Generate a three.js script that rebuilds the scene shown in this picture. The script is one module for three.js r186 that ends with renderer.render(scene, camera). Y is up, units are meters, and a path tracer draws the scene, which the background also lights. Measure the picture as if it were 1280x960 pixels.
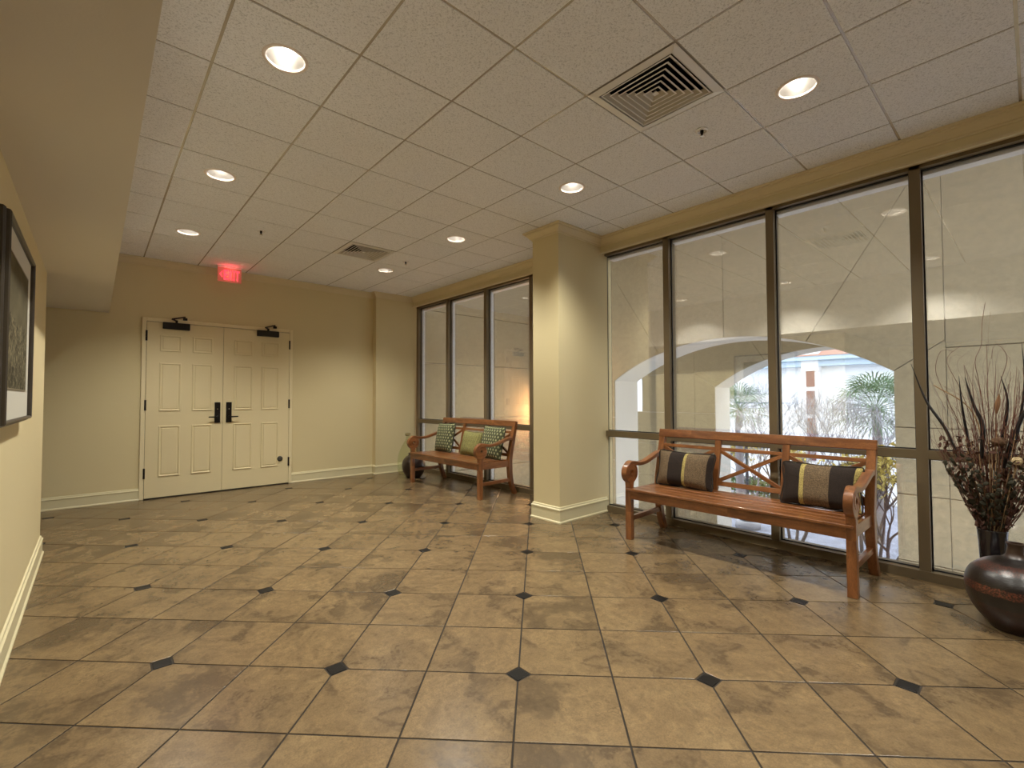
import * as THREE from 'three';
import { RoundedBoxGeometry } from 'three/addons/geometries/RoundedBoxGeometry.js';
import { TextGeometry } from 'three/addons/geometries/TextGeometry.js';
import { FontLoader } from 'three/addons/loaders/FontLoader.js';
import { mergeGeometries } from 'three/addons/utils/BufferGeometryUtils.js';

// ---------------------------------------------------------------- camera, sky, exposure
// Room axes: x runs from the picture wall (x = -0.335) to the window wall (x = 4.6), -z runs towards the double doors (z = -8.03), floor at y = 0.
const scene = new THREE.Scene();
const camera = new THREE.PerspectiveCamera(78.71, 1280 / 960, 0.05, 400);
camera.position.set(0, 1.355, 0);
camera.rotation.order = 'YXZ';
camera.rotation.set(0.0296, -0.7282, -0.0029);
scene.add(camera);
const renderer = new THREE.WebGLRenderer({ antialias: true });
renderer.toneMapping = THREE.LinearToneMapping;
renderer.toneMappingExposure = 1.48;
renderer.shadowMap.enabled = true;
const SKY_STRENGTH = 3.3, LAMP_CANDELA = 10, LAMP_COLOR = new THREE.Color().setRGB(1.0, 0.97, 0.87);
{ // overcast sky: a soft even dome, a little brighter overhead
  const w = 64, h = 32, d = new Float32Array(w * h * 4);
  for (let y = 0; y < h; y++) {
    const e = Math.max(0, Math.sin(((y + 0.5) / h - 0.5) * Math.PI)), k = 0.8 + 0.35 * e;
    for (let x = 0; x < w; x++) d.set([0.90 * k, 0.98 * k, 1.10 * k, 1], (y * w + x) * 4);
  }
  const t = new THREE.DataTexture(d, w, h, THREE.RGBAFormat, THREE.FloatType);
  t.mapping = THREE.EquirectangularReflectionMapping; t.magFilter = THREE.LinearFilter; t.needsUpdate = true;
  scene.background = t; scene.backgroundIntensity = SKY_STRENGTH;
}

// ---------------------------------------------------------------- helpers
let seed = 7;
const rnd = () => { seed = (seed + 0x6d2b79f5) | 0; let t = Math.imul(seed ^ (seed >>> 15), 1 | seed); t = (t + Math.imul(t ^ (t >>> 7), 61 | t)) ^ t; return ((t ^ (t >>> 14)) >>> 0) / 4294967296; };
const rr = (a, b) => a + (b - a) * rnd();
const V = (x, y, z) => new THREE.Vector3(x, y, z);
const lerp = (a, b, t) => a + (b - a) * t, clamp = (x, a = 0, b = 1) => Math.min(b, Math.max(a, x)), smooth = (a, b, x) => { const t = clamp((x - a) / (b - a)); return t * t * (3 - 2 * t); };
const taken = new Map();
function numbered(name) { const n = taken.get(name) ?? 0; taken.set(name, n + 1); return n ? `${name}_${String(n).padStart(3, '0')}` : name; }
function clean(g) {
  g = g.index ? g.toNonIndexed() : g;
  if (!g.attributes.uv) g.setAttribute('uv', new THREE.BufferAttribute(new Float32Array(g.attributes.position.count * 2), 2));
  for (const k of Object.keys(g.attributes)) if (!['position', 'normal', 'uv'].includes(k)) g.deleteAttribute(k);
  return g;
}
const merge = (list) => (list.length === 1 ? clean(list[0]) : mergeGeometries(list.map(clean)));
function mesh(name, geos, m, parent) {
  const o = new THREE.Mesh(Array.isArray(geos) ? merge(geos) : geos, m);
  o.castShadow = o.receiveShadow = true;
  o.name = parent ? partName(parent, name) : numbered(name);
  (parent ?? scene).add(o);
  return o;
}
function partName(parent, name) { const c = (parent.userData0 ??= new Map()); const n = c.get(name) ?? 0; c.set(name, n + 1); return n ? `${name}_${String(n).padStart(3, '0')}` : name; }
function tag(o, label, category, group) { o.userData = { label, category }; if (group) o.userData.group = group; return o; }
function thing(name, label, category, [x, y, z] = [0, 0, 0], turn = 0, group) {
  const o = new THREE.Group(); o.name = numbered(name); scene.add(o);
  o.position.set(x, y, z); o.rotation.y = turn;
  return tag(o, label, category, group);
}
function structGroup(name, label) { const o = new THREE.Group(); o.name = numbered(name); scene.add(o); o.userData = { kind: 'structure', label }; return o; }
function struct(name, geos, m, label) { const o = mesh(name, geos, m); o.userData = { kind: 'structure', label }; return o; }
function dup(root, pos, label, turn) {
  const r = root.clone(); r.name = numbered(root.name.replace(/_\d{3}$/, '')); scene.add(r);
  if (pos) r.position.set(...pos);
  if (turn !== undefined) r.rotation.y = turn;
  r.userData = { ...root.userData }; if (label) r.userData.label = label;
  return r;
}
// metric uv by the dominant axis of each triangle; u runs along the grain axis
function metricUV(g, grain = 'y', off = [0, 0]) {
  g = clean(g);
  const p = g.attributes.position, n = g.attributes.normal, uv = new Float32Array(p.count * 2), gi = 'xyz'.indexOf(grain);
  for (let i = 0; i < p.count; i += 3) {
    const s = [0, 0, 0];
    for (let k = 0; k < 3; k++) { s[0] += Math.abs(n.getX(i + k)); s[1] += Math.abs(n.getY(i + k)); s[2] += Math.abs(n.getZ(i + k)); }
    const dom = s.indexOf(Math.max(...s)), others = [0, 1, 2].filter((a) => a !== dom);
    const ua = dom === gi ? others[0] : gi, va = dom === gi ? others[1] : others.find((a) => a !== gi);
    for (let k = 0; k < 3; k++) { uv[(i + k) * 2] = p.getComponent(i + k, ua) + off[0]; uv[(i + k) * 2 + 1] = p.getComponent(i + k, va) + off[1]; }
  }
  g.setAttribute('uv', new THREE.BufferAttribute(uv, 2));
  return g;
}
const at = (g, x, y, z) => g.translate(x, y, z);
// box between two corners
function span(x0, x1, y0, y1, z0, z1, grain = 'y') { return metricUV(at(new THREE.BoxGeometry(Math.abs(x1 - x0), Math.abs(y1 - y0), Math.abs(z1 - z0)), (x0 + x1) / 2, (y0 + y1) / 2, (z0 + z1) / 2), grain); }
function rbox(w, h, d, r, grain = 'x', seg = 2) { return metricUV(new RoundedBoxGeometry(w, h, d, seg, r), grain, [rr(0, 3), rr(0, 3)]); }
// rounded bar from p to q
function bar(p, q, w, d, r = 0.004) {
  const L = p.distanceTo(q), g = rbox(w, L, d, r, 'y');
  g.applyQuaternion(new THREE.Quaternion().setFromUnitVectors(V(0, 1, 0), q.clone().sub(p).normalize()));
  return at(g, (p.x + q.x) / 2, (p.y + q.y) / 2, (p.z + q.z) / 2);
}
function taperTube(pts, r0, r1, n = 10, rad = 6, shapeR) {
  const c = new THREE.CatmullRomCurve3(pts), f = c.computeFrenetFrames(n, false), pos = [], uv = [], idx = [];
  for (let i = 0; i <= n; i++) {
    const t = i / n, P = c.getPointAt(t), r = shapeR ? shapeR(t) : lerp(r0, r1, t);
    for (let k = 0; k <= rad; k++) {
      const a = (k / rad) * Math.PI * 2, x = Math.cos(a) * r, y = Math.sin(a) * r;
      pos.push(P.x + f.normals[i].x * x + f.binormals[i].x * y, P.y + f.normals[i].y * x + f.binormals[i].y * y, P.z + f.normals[i].z * x + f.binormals[i].z * y);
      uv.push(k / rad, t);
    }
  }
  const w = rad + 1;
  for (let i = 0; i < n; i++) for (let k = 0; k < rad; k++) { const a = i * w + k, b = a + w; idx.push(a, b, a + 1, b, b + 1, a + 1); }
  const g = new THREE.BufferGeometry();
  g.setAttribute('position', new THREE.Float32BufferAttribute(pos, 3)); g.setAttribute('uv', new THREE.Float32BufferAttribute(uv, 2)); g.setIndex(idx); g.computeVertexNormals();
  return clean(g);
}
// a moulding: profile [[out, y], ...] swept along a floor polyline [[x, z], ...], projecting to its left (side = 1) or right (-1); mitred corners
function sweepTrim(path, profile, side = 1, closed = false) {
  const n = path.length, out = [];
  const dir = (i) => { const a = path[(i + n) % n], b = path[(i + 1 + n) % n], l = Math.hypot(b[0] - a[0], b[1] - a[1]); return [(b[0] - a[0]) / l, (b[1] - a[1]) / l]; };
  const norm = (d) => [d[1] * side, -d[0] * side];
  const mit = path.map((_, i) => {
    const d0 = i > 0 || closed ? dir(i - 1) : dir(0), d1 = i < n - 1 || closed ? dir(i) : dir(n - 2), a = norm(d0), b = norm(d1), s = 1 + a[0] * b[0] + a[1] * b[1];
    return [(a[0] + b[0]) / s, (a[1] + b[1]) / s];
  });
  const pos = [], uv = [], put = (i, k) => { const [d, y] = profile[k]; return [path[i][0] + mit[i][0] * d, y, path[i][1] + mit[i][1] * d]; };
  const quad = (a, b, c, d) => { pos.push(...a, ...b, ...c, ...a, ...c, ...d); for (const q of [a, b, c, a, c, d]) uv.push(q[0] + q[2], q[1]); };
  for (let s = 0; s < (closed ? n : n - 1); s++) { const j = (s + 1) % n; for (let k = 0; k < profile.length - 1; k++) quad(put(s, k), put(j, k), put(j, k + 1), put(s, k + 1)); }
  if (!closed) for (const i of [0, n - 1]) for (let k = 1; k < profile.length - 1; k++) { pos.push(...put(i, 0), ...put(i, k), ...put(i, k + 1)); for (const q of [0, k, k + 1]) uv.push(...profile[q]); }
  const g = new THREE.BufferGeometry();
  g.setAttribute('position', new THREE.Float32BufferAttribute(pos, 3)); g.setAttribute('uv', new THREE.Float32BufferAttribute(uv, 2)); g.computeVertexNormals();
  return g;
}
// a mitred rectangular frame in the xy plane: profile [[inset, z], ...]
function ringXY(x0, x1, y0, y1, profile) {
  const pos = [], c = (i, [d, z]) => [[x0 + d, y0 + d, z], [x1 - d, y0 + d, z], [x1 - d, y1 - d, z], [x0 + d, y1 - d, z]][i % 4];
  for (let i = 0; i < 4; i++) for (let k = 0; k < profile.length - 1; k++) { const a = c(i, profile[k]), b = c(i + 1, profile[k]), e = c(i + 1, profile[k + 1]), f = c(i, profile[k + 1]); pos.push(...a, ...b, ...e, ...a, ...e, ...f); }
  const g = new THREE.BufferGeometry(); g.setAttribute('position', new THREE.Float32BufferAttribute(pos, 3)); g.computeVertexNormals(); return metricUV(g, 'x');
}
const lathe = (pts, seg = 48) => new THREE.LatheGeometry(pts.map(([r, y]) => new THREE.Vector2(r, y)), seg);
function extrude(shape, depth, bevel = 0, curve = 12) { return new THREE.ExtrudeGeometry(shape, { depth: depth - 2 * bevel, bevelEnabled: bevel > 0, bevelThickness: bevel, bevelSize: bevel, bevelOffset: -bevel, bevelSegments: 2, curveSegments: curve }).translate(0, 0, bevel); }
const poly = (pts) => new THREE.Shape(pts.map(([x, y]) => new THREE.Vector2(x, y)));

// ---------------------------------------------------------------- noise and textures
const PERM = new Uint8Array(512); { const r = [...Array(256).keys()]; for (let i = 255; i > 0; i--) { const j = Math.floor(rnd() * (i + 1)); [r[i], r[j]] = [r[j], r[i]]; } for (let i = 0; i < 512; i++) PERM[i] = r[i & 255]; }
function vnoise(x, y) {
  const xi = Math.floor(x), yi = Math.floor(y), fx = x - xi, fy = y - yi, u = fx * fx * (3 - 2 * fx), v = fy * fy * (3 - 2 * fy), X = xi & 255, Y = yi & 255, X1 = (X + 1) & 255, Y1 = (Y + 1) & 255;
  const a = PERM[PERM[X] + Y], b = PERM[PERM[X1] + Y], c = PERM[PERM[X] + Y1], d = PERM[PERM[X1] + Y1];
  return (a + (b - a) * u + (c - a) * v + (a - b - c + d) * u * v) / 255;
}
function fbm(x, y, o = 5) { let s = 0, a = 0.5, n = 0; for (let i = 0; i < o; i++) { s += a * vnoise(x, y); n += a; x = x * 2.03 + 17.1; y = y * 2.03 + 9.7; a *= 0.5; } return s / n; }
function tex(w, h, fn, srgb = true, rx = 1, ry = 1) {
  const d = new Uint8Array(w * h * 4);
  for (let y = 0; y < h; y++) for (let x = 0; x < w; x++) { const c = fn(x / w, y / h, x, y), i = (y * w + x) * 4; if (typeof c === 'number') d[i] = d[i + 1] = d[i + 2] = clamp(c) * 255; else { d[i] = clamp(c[0], 0, 255); d[i + 1] = clamp(c[1], 0, 255); d[i + 2] = clamp(c[2], 0, 255); } d[i + 3] = 255; }
  const t = new THREE.DataTexture(d, w, h, THREE.RGBAFormat);
  t.magFilter = THREE.LinearFilter; t.minFilter = THREE.LinearFilter; t.wrapS = t.wrapT = THREE.RepeatWrapping; t.repeat.set(rx, ry); if (srgb) t.colorSpace = THREE.SRGBColorSpace; t.needsUpdate = true;
  return t;
}
function canvasTex(w, h, draw, srgb = true) {
  const c = document.createElement('canvas'); c.width = w; c.height = h; draw(c.getContext('2d'), w, h);
  const t = new THREE.CanvasTexture(c); t.wrapS = t.wrapT = THREE.RepeatWrapping; if (srgb) t.colorSpace = THREE.SRGBColorSpace; t.magFilter = THREE.LinearFilter; return t;
}
const mix3 = (a, b, t) => [lerp(a[0], b[0], t), lerp(a[1], b[1], t), lerp(a[2], b[2], t)];
const S = (o) => new THREE.MeshStandardMaterial(o), P = (o) => new THREE.MeshPhysicalMaterial(o);
const rgb = (r, g, b) => new THREE.Color().setRGB(r, g, b);

// floor: a sheet of 6 x 6 printed tile faces (0.457 m each)
const floorTex = tex(2048, 2048, (u, v) => {
  const x = u * 16, y = v * 16;
  const wx = fbm(x * 0.8 + 40, y * 0.8, 4), wy = fbm(x * 0.8, y * 0.8 + 70, 4);
  const cloud = fbm(x * 0.55 + wx * 2.4, y * 0.55 + wy * 2.4 + 11, 4), fine = fbm(x * 6, y * 6 + 3, 4), grit = vnoise(x * 46, y * 46), grain = fbm(x * 17 + 9, y * 17, 3);
  const streak = fbm(x * 0.9 + wx * 3 + 8, y * 2.2 + wy * 2.4, 4);
  const edge = cloud + (fine - 0.5) * 0.30 + (grain - 0.5) * 0.24;
  let dark = smooth(0.45, 0.76, edge) * 0.9 + smooth(0.55, 0.75, streak + (grain - 0.5) * 0.25) * 0.28;
  dark = clamp(dark + (grit - 0.5) * 0.12 * (0.4 + dark));
  const vein = Math.abs(fbm(x * 0.7 + wx * 3, y * 0.7 + wy * 3 + 31, 4) - 0.5);
  let c = mix3([116, 96, 68], [82, 67, 48], dark);
  c = mix3(c, [125, 105, 75], smooth(0.54, 0.74, fbm(x * 1.1 + 90, y * 1.1 + wx * 2, 4)) * 0.55 * (1 - dark));
  c = mix3(c, [66, 53, 38], smooth(0.012, 0.0, vein) * 0.3 * smooth(0.5, 0.62, fbm(x * 0.5 + 60, y * 0.5, 2)));
  const k = 1 + (fine - 0.5) * 0.22 + (grit - 0.5) * 0.12 + (grain - 0.5) * 0.16;
  return [c[0] * k, c[1] * k, c[2] * k];
}, true);
const fineBump = tex(512, 512, (u, v) => { const x = u * 512, y = v * 512; return 0.5 * fbm(x / 9, y / 9, 4) + 0.5 * vnoise(x / 2.2, y / 2.2); }, false);
const ceilTex = tex(512, 512, (u, v, px, py) => {
  const n = fbm(px / 3.6, py / 3.6, 3), m = vnoise(px / 1.7 + 50, py / 1.7), worm = Math.abs(fbm(px / 7 + 9, py / 7, 2) - 0.5);
  let k = 1 - 0.13 * smooth(0.56, 0.8, n) - 0.10 * smooth(0.6, 0.95, m) - 0.05 * smooth(0.03, 0.0, worm);
  return [243 * k, 243 * k, 243 * k];
});
const ceilBump = tex(512, 512, (u, v, px, py) => 1 - 0.7 * smooth(0.58, 0.8, fbm(px / 5, py / 5, 3)) - 0.3 * smooth(0.7, 0.95, vnoise(px / 1.7 + 50, py / 1.7)), false);
const woodTex = tex(1024, 512, (u, v) => {
  const x = u * 6, y = v * 60, w = fbm(x * 0.7, y * 0.08, 3);
  const ring = 0.5 + 0.5 * Math.sin((y * 0.35 + w * 9) * 1.9), pore = smooth(0.62, 0.85, vnoise(x * 14, y * 5)), tone = fbm(x * 0.5 + 5, y * 0.16, 3);
  let c = mix3([166, 107, 56], [122, 73, 34], 0.42 * ring + 0.6 * smooth(0.35, 0.7, tone));
  return mix3(c, [84, 48, 24], pore * 0.35);
});
woodTex.repeat.set(1, 2);
const stoneTex = tex(1024, 1024, (u, v, px, py) => { const n = fbm(px / 40, py / 40, 5), g = vnoise(px / 1.6, py / 1.6), p = smooth(0.68, 0.85, fbm(px / 6, py / 6, 3)), k = 0.9 + 0.18 * (n - 0.5) + 0.09 * (g - 0.5) - 0.1 * p; return [176 * k, 160 * k, 128 * k]; });
stoneTex.repeat.set(0.8, 0.8);
const paveTex = tex(1024, 1024, (u, v, px, py) => { const g = vnoise(px / 3, py / 3), n = fbm(px / 90, py / 90, 4), f = smooth(0.55, 0.75, fbm(px / 7, py / 7, 2)); const k = 0.82 + 0.3 * (g - 0.5) + 0.2 * (n - 0.5) - 0.12 * f; return [206 * k, 208 * k, 216 * k]; });
paveTex.repeat.set(0.35, 0.35);

const M = {
  paint: S({ color: rgb(0.68, 0.58, 0.335), roughness: 0.75, bumpMap: fineBump, bumpScale: 0.0004 }),
  soffit: S({ color: rgb(0.72, 0.68, 0.60), roughness: 0.8, bumpMap: fineBump, bumpScale: 0.0004 }),
  trim: S({ color: rgb(0.68, 0.61, 0.385), roughness: 0.42 }),
  crown: S({ color: rgb(0.70, 0.60, 0.38), roughness: 0.5 }),
  door: S({ color: rgb(0.75, 0.645, 0.395), roughness: 0.5 }),
  doorTrim: S({ color: rgb(0.79, 0.69, 0.44), roughness: 0.45 }),
  ceil: S({ map: ceilTex, color: rgb(0.98, 0.99, 1), roughness: 0.95, bumpMap: ceilBump, bumpScale: 0.0006 }),
  tee: S({ color: rgb(0.60, 0.55, 0.47), roughness: 0.22, metalness: 0.4 }),
  dark: S({ color: rgb(0.012, 0.011, 0.01), roughness: 0.9 }),
  grout: S({ color: rgb(0.02, 0.014, 0.008), roughness: 0.9 }),
  inset: P({ color: rgb(0.009, 0.008, 0.007), roughness: 0.4, specularIntensity: 0.35, bumpMap: fineBump, bumpScale: 0.0004 }),
  bronze: S({ color: rgb(0.19, 0.145, 0.085), roughness: 0.42, metalness: 0.35 }),
  gasket: S({ color: rgb(0.01, 0.01, 0.012), roughness: 0.6 }),
  glass: P({ color: rgb(0.985, 0.985, 0.978), transmission: 1, roughness: 0, thickness: 0, ior: 2.05 }),
  hardware: S({ color: rgb(0.012, 0.009, 0.007), roughness: 0.4, metalness: 0.4 }),
  wood: P({ map: woodTex, color: rgb(0.84, 0.83, 0.95), roughness: 0.36, clearcoat: 0.6, clearcoatRoughness: 0.12 }),
  stone: S({ map: stoneTex, roughness: 0.9, bumpMap: fineBump, bumpScale: 0.001 }),
  stoneLitCore: S({ color: rgb(0.68, 0.64, 0.56), roughness: 0.9 }),  // lighter than stone: daylight on the arch undersides is put into this colour
  plaster: S({ color: rgb(0.7, 0.64, 0.52), roughness: 0.9 }),
  pave: S({ map: paveTex, color: rgb(0.72, 0.74, 0.82), roughness: 0.95 }),
  white: S({ color: rgb(0.82, 0.80, 0.76), roughness: 0.4 }),
  ventMetal: S({ color: rgb(0.80, 0.78, 0.73), roughness: 0.35, metalness: 0.1 }),
  chrome: S({ color: rgb(0.75, 0.72, 0.68), roughness: 0.18, metalness: 1 }),
};
M.floorTile = P({ map: floorTex, roughness: 0.27, bumpMap: fineBump, bumpScale: 0.0006, ior: 1.5 });

// ---------------------------------------------------------------- the floor: mortar bed, tiles on the diagonal, small dark insets at every fourth corner
const H = 3.264, XL = -0.335, XW = 4.60, ZB = -8.03, ZF = 4.0, LOW = 2.48;
const floor = struct('floor', [span(-4, 4.75, -0.3, -0.0035, ZF, -8.2)], M.grout, 'beige stone-look tile floor laid on the diagonal with dark corner insets');
const TS = 0.4572, FO = [1.5782, -1.7294], FA = [0.70815, 0.70606], FB = [0.70606, -0.70815]; // tile lattice: origin and the two axes in x, z
const lat = (i, j) => [FO[0] + TS * (i * FA[0] + j * FB[0]), FO[1] + TS * (i * FA[1] + j * FB[1])];
function clipPoly(p, x0, x1, z0, z1) {
  for (const [ax, lim, sgn] of [[0, x0, 1], [0, x1, -1], [1, z0, 1], [1, z1, -1]]) {
    const q = [];
    p.forEach((a, i) => { const b = p[(i + 1) % p.length], da = (a[ax] - lim) * sgn, db = (b[ax] - lim) * sgn; if (da >= 0) q.push(a); if (da * db < 0) { const t = da / (da - db); q.push([lerp(a[0], b[0], t), lerp(a[1], b[1], t)]); } });
    p = q; if (p.length < 3) return null;
  }
  return p;
}
// a thin slab with eased edges over a convex outline given in x, z; the middle of the piece is its origin
function slab(out, ease, uvOf) {
  const c = out.reduce((s, p) => [s[0] + p[0] / out.length, s[1] + p[1] / out.length], [0, 0]), n = out.length, pos = [], uv = [];
  const inn = out.map((p) => { const l = Math.hypot(p[0] - c[0], p[1] - c[1]); const k = Math.max(0, 1 - (ease * 1.4) / l); return [c[0] + (p[0] - c[0]) * k, c[1] + (p[1] - c[1]) * k]; });
  const add = (a, ya, b, yb, d, yd) => { pos.push(a[0], ya, a[1], b[0], yb, b[1], d[0], yd, d[1]); for (const q of [a, b, d]) uv.push(...uvOf(q)); };
  let area = 0; out.forEach((p, i) => { const q = out[(i + 1) % n]; area += p[0] * q[1] - q[0] * p[1]; });
  const o = area > 0 ? [...out].reverse() : out, m = area > 0 ? [...inn].reverse() : inn;
  for (let i = 1; i < n - 1; i++) add(m[0], 0, m[i], 0, m[i + 1], 0);
  for (let i = 0; i < n; i++) { const j = (i + 1) % n; add(m[i], 0, o[i], -ease * 0.6, o[j], -ease * 0.6); add(m[i], 0, o[j], -ease * 0.6, m[j], 0); add(o[i], -ease * 0.6, o[i], -0.008, o[j], -0.008); add(o[i], -ease * 0.6, o[j], -0.008, o[j], -ease * 0.6); }
  const g = new THREE.BufferGeometry();
  g.setAttribute('position', new THREE.Float32BufferAttribute(pos, 3)); g.setAttribute('uv', new THREE.Float32BufferAttribute(uv, 2)); g.computeVertexNormals();
  return g;
}
{
  const D = 0.054, G = 0.0042, shared = new Map(), rest = [], restDots = [];
  const toLocal = ([x, z]) => [(x - FO[0]) * FA[0] + (z - FO[1]) * FA[1], (x - FO[0]) * FB[0] + (z - FO[1]) * FB[1]];
  for (let i = -40; i < 40; i++) for (let j = -40; j < 40; j++) {
    // local outline of the tile with its inset corner cut off
    const ci = i & 1 ? 1 : 0, cj = j & 1 ? 1 : 0; // which corner sits on an even-even lattice point
    const a0 = G, a1 = TS - G, q = [];
    for (const [ca, cb] of [[0, 0], [1, 0], [1, 1], [0, 1]]) {
      const pa = ca ? a1 : a0, pb = cb ? a1 : a0;
      if (ca === ci && cb === cj) { const e = D + G * 1.2, sa = ca ? -1 : 1, sb = cb ? -1 : 1, A = [pa + sa * e, pb], B = [pa, pb + sb * e]; q.push(...((ca + cb) % 2 ? [A, B] : [B, A])); } else q.push([pa, pb]);
    }
    const world = q.map(([a, b]) => { const [x, z] = lat(i, j); return [x + a * FA[0] + b * FB[0], z + a * FA[1] + b * FB[1]]; });
    const mid = world.reduce((s, p) => [s[0] + p[0] / 5, s[1] + p[1] / 5], [0, 0]);
    const inRoom = mid[0] > XL - 0.1, inSide = !inRoom && mid[1] < -5.5;
    const box = inRoom ? [mid[1] < -5.62 ? -3.99 : XL, XW, ZB, ZF] : inSide ? [-3.99, XL, ZB, -5.85] : [-3.99, XL, -2.2, ZF];
    const cut = clipPoly(world, ...box);
    if (!cut) continue;
    const whole = cut.length === 5 && cut.every((p) => world.some((w) => Math.hypot(w[0] - p[0], w[1] - p[1]) < 1e-6));
    const cell = [Math.floor(rnd() * 6), Math.floor(rnd() * 6)], turn = Math.floor(rnd() * 4), near = mid[1] < 0.6 && (inRoom || (inSide && mid[0] > -2.4));
    const uvOf = (org) => (p) => {
      const l = toLocal([p[0] + org[0], p[1] + org[1]]); let a = (l[0] - i * TS) / TS, b = (l[1] - j * TS) / TS;
      for (let k = 0; k < turn; k++) [a, b] = [b, 1 - a];
      return [(cell[0] + 0.01 + a * 0.98) / 6, (cell[1] + 0.01 + b * 0.98) / 6];
    };
    const key = `${ci}${cj}${turn}${cell}`;
    const local = cut.map((p) => [p[0] - mid[0], p[1] - mid[1]]);
    if (!near) { rest.push(at(slab(cut, 0.0013, uvOf([0, 0])), 0, 0, 0)); continue; }
    let g = whole && shared.get(key);
    if (!g) { g = slab(local, 0.0013, uvOf(mid)); if (whole) shared.set(key, g); }
    const o = mesh('floor_tile', g, M.floorTile, floor); o.position.set(mid[0], rr(-0.0003, 0), mid[1]);
  }
  let dotG;
  for (let i = -40; i < 40; i += 2) for (let j = -40; j < 40; j += 2) {
    const [x, z] = lat(i, j);
    if (!((x > XL + 0.06 && x < XW - 0.06 && z > ZB + 0.06 && z < ZF - 0.1) || (x < XL && x > -3.9 && ((z < -5.9 && z > ZB + 0.06) || (z > -2.1 && z < ZF - 0.1))))) continue;
    const d = [[D, 0], [0, D], [-D, 0], [0, -D]].map(([a, b]) => [a * FA[0] + b * FB[0], a * FA[1] + b * FB[1]]);
    if (z > 0.6 || x < -2.4) { restDots.push(at(slab(d, 0.0015, (p) => p), x, 0, z)); continue; }
    dotG ??= slab(d, 0.0015, (p) => p);
    mesh('floor_inset', dotG, M.inset, floor).position.set(x, -0.0003, z);
  }
  for (const [n, l, m] of [['floor_tile_field', rest, M.floorTile], ['floor_inset_field', restDots, M.inset]]) mesh(n, l, m, floor).userData = { kind: 'stuff' };
}

// ---------------------------------------------------------------- walls
struct('wall_left', [span(-4, XL, 0, LOW, -2.2, -5.85)], M.paint, 'cream painted wall that carries the framed picture');
struct('wall_back', [span(-4.0, 4.75, 0, 3.5, ZB, ZB - 0.15)], M.paint, 'cream painted wall around the double doors');
struct('pilaster', [span(3.77, 4.56, 0, H + 0.05, ZB, -7.90)], M.paint, 'shallow cream pilaster in the far corner by the windows');
struct('column', [span(3.77, 4.72, 0, H + 0.05, -3.46, -3.86)], M.paint, 'square cream column between the two runs of windows');
struct('wall_right', [span(4.52, 4.78, 3.10, 3.6, ZF, ZB)], M.paint, 'cream painted band above the windows');
struct('wall_front', [span(-4, 4.78, 0, 3.6, ZF, ZF + 0.15)], M.paint, 'cream wall behind the viewer');
struct('wall_side', [span(-4.15, -4, 0, 3.6, ZF, -8.18)], M.paint, 'cream wall closing the low side passage');
struct('soffit', [span(-4, 0.125, LOW, 3.6, ZF, ZB)], M.soffit, 'low smooth cream soffit above the picture wall');
const skirt = [[0, 0], [0.026, 0], [0.026, 0.012], [0.017, 0.022], [0.016, 0.118], [0.020, 0.124], [0.020, 0.134], [0.011, 0.142], [0.009, 0.155], [0, 0.16]];
const crownP = [[0, H - 0.095], [0.008, H - 0.095], [0.010, H - 0.082], [0.022, H - 0.078], [0.036, H - 0.058], [0.058, H - 0.036], [0.064, H - 0.034], [0.066, H - 0.022], [0.082, H - 0.018], [0.084, H - 0.001], [0, H - 0.001]];
const crownS = crownP.map(([d, y]) => [d * 0.75, H - (H - y) * 0.72]);
struct('baseboard_left', sweepTrim([[XL, -2.2], [XL, -5.85], [-4, -5.85]], skirt, -1), M.trim, 'cream baseboard along the picture wall');
struct('baseboard_back', [sweepTrim([[-4, ZB], [0.462, ZB]], skirt, -1), sweepTrim([[2.385, ZB], [3.77, ZB], [3.77, -7.90], [4.56, -7.90]], skirt, -1)], M.trim, 'cream baseboard on either side of the double doors');
struct('baseboard_column', sweepTrim([[4.60, -3.86], [3.77, -3.86], [3.77, -3.46], [4.60, -3.46]], skirt.map(([d, y]) => [d * 1.15, y * 1.08]), -1), M.trim, 'cream baseboard round the foot of the column');
struct('trim_1', sweepTrim([[0.125, ZB], [3.77, ZB], [3.77, -7.90], [4.52, -7.90], [4.52, -3.86], [3.77, -3.86], [3.77, -3.46], [4.52, -3.46], [4.52, ZF]], crownP, -1), M.crown, 'cream crown moulding along the ceiling edge');
struct('trim_2', [span(4.505, 4.53, 3.085, 3.105, ZF, -3.46), span(4.505, 4.53, 3.085, 3.105, -3.86, -7.9)], M.crown, 'narrow cream bead under the band above the windows');

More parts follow.
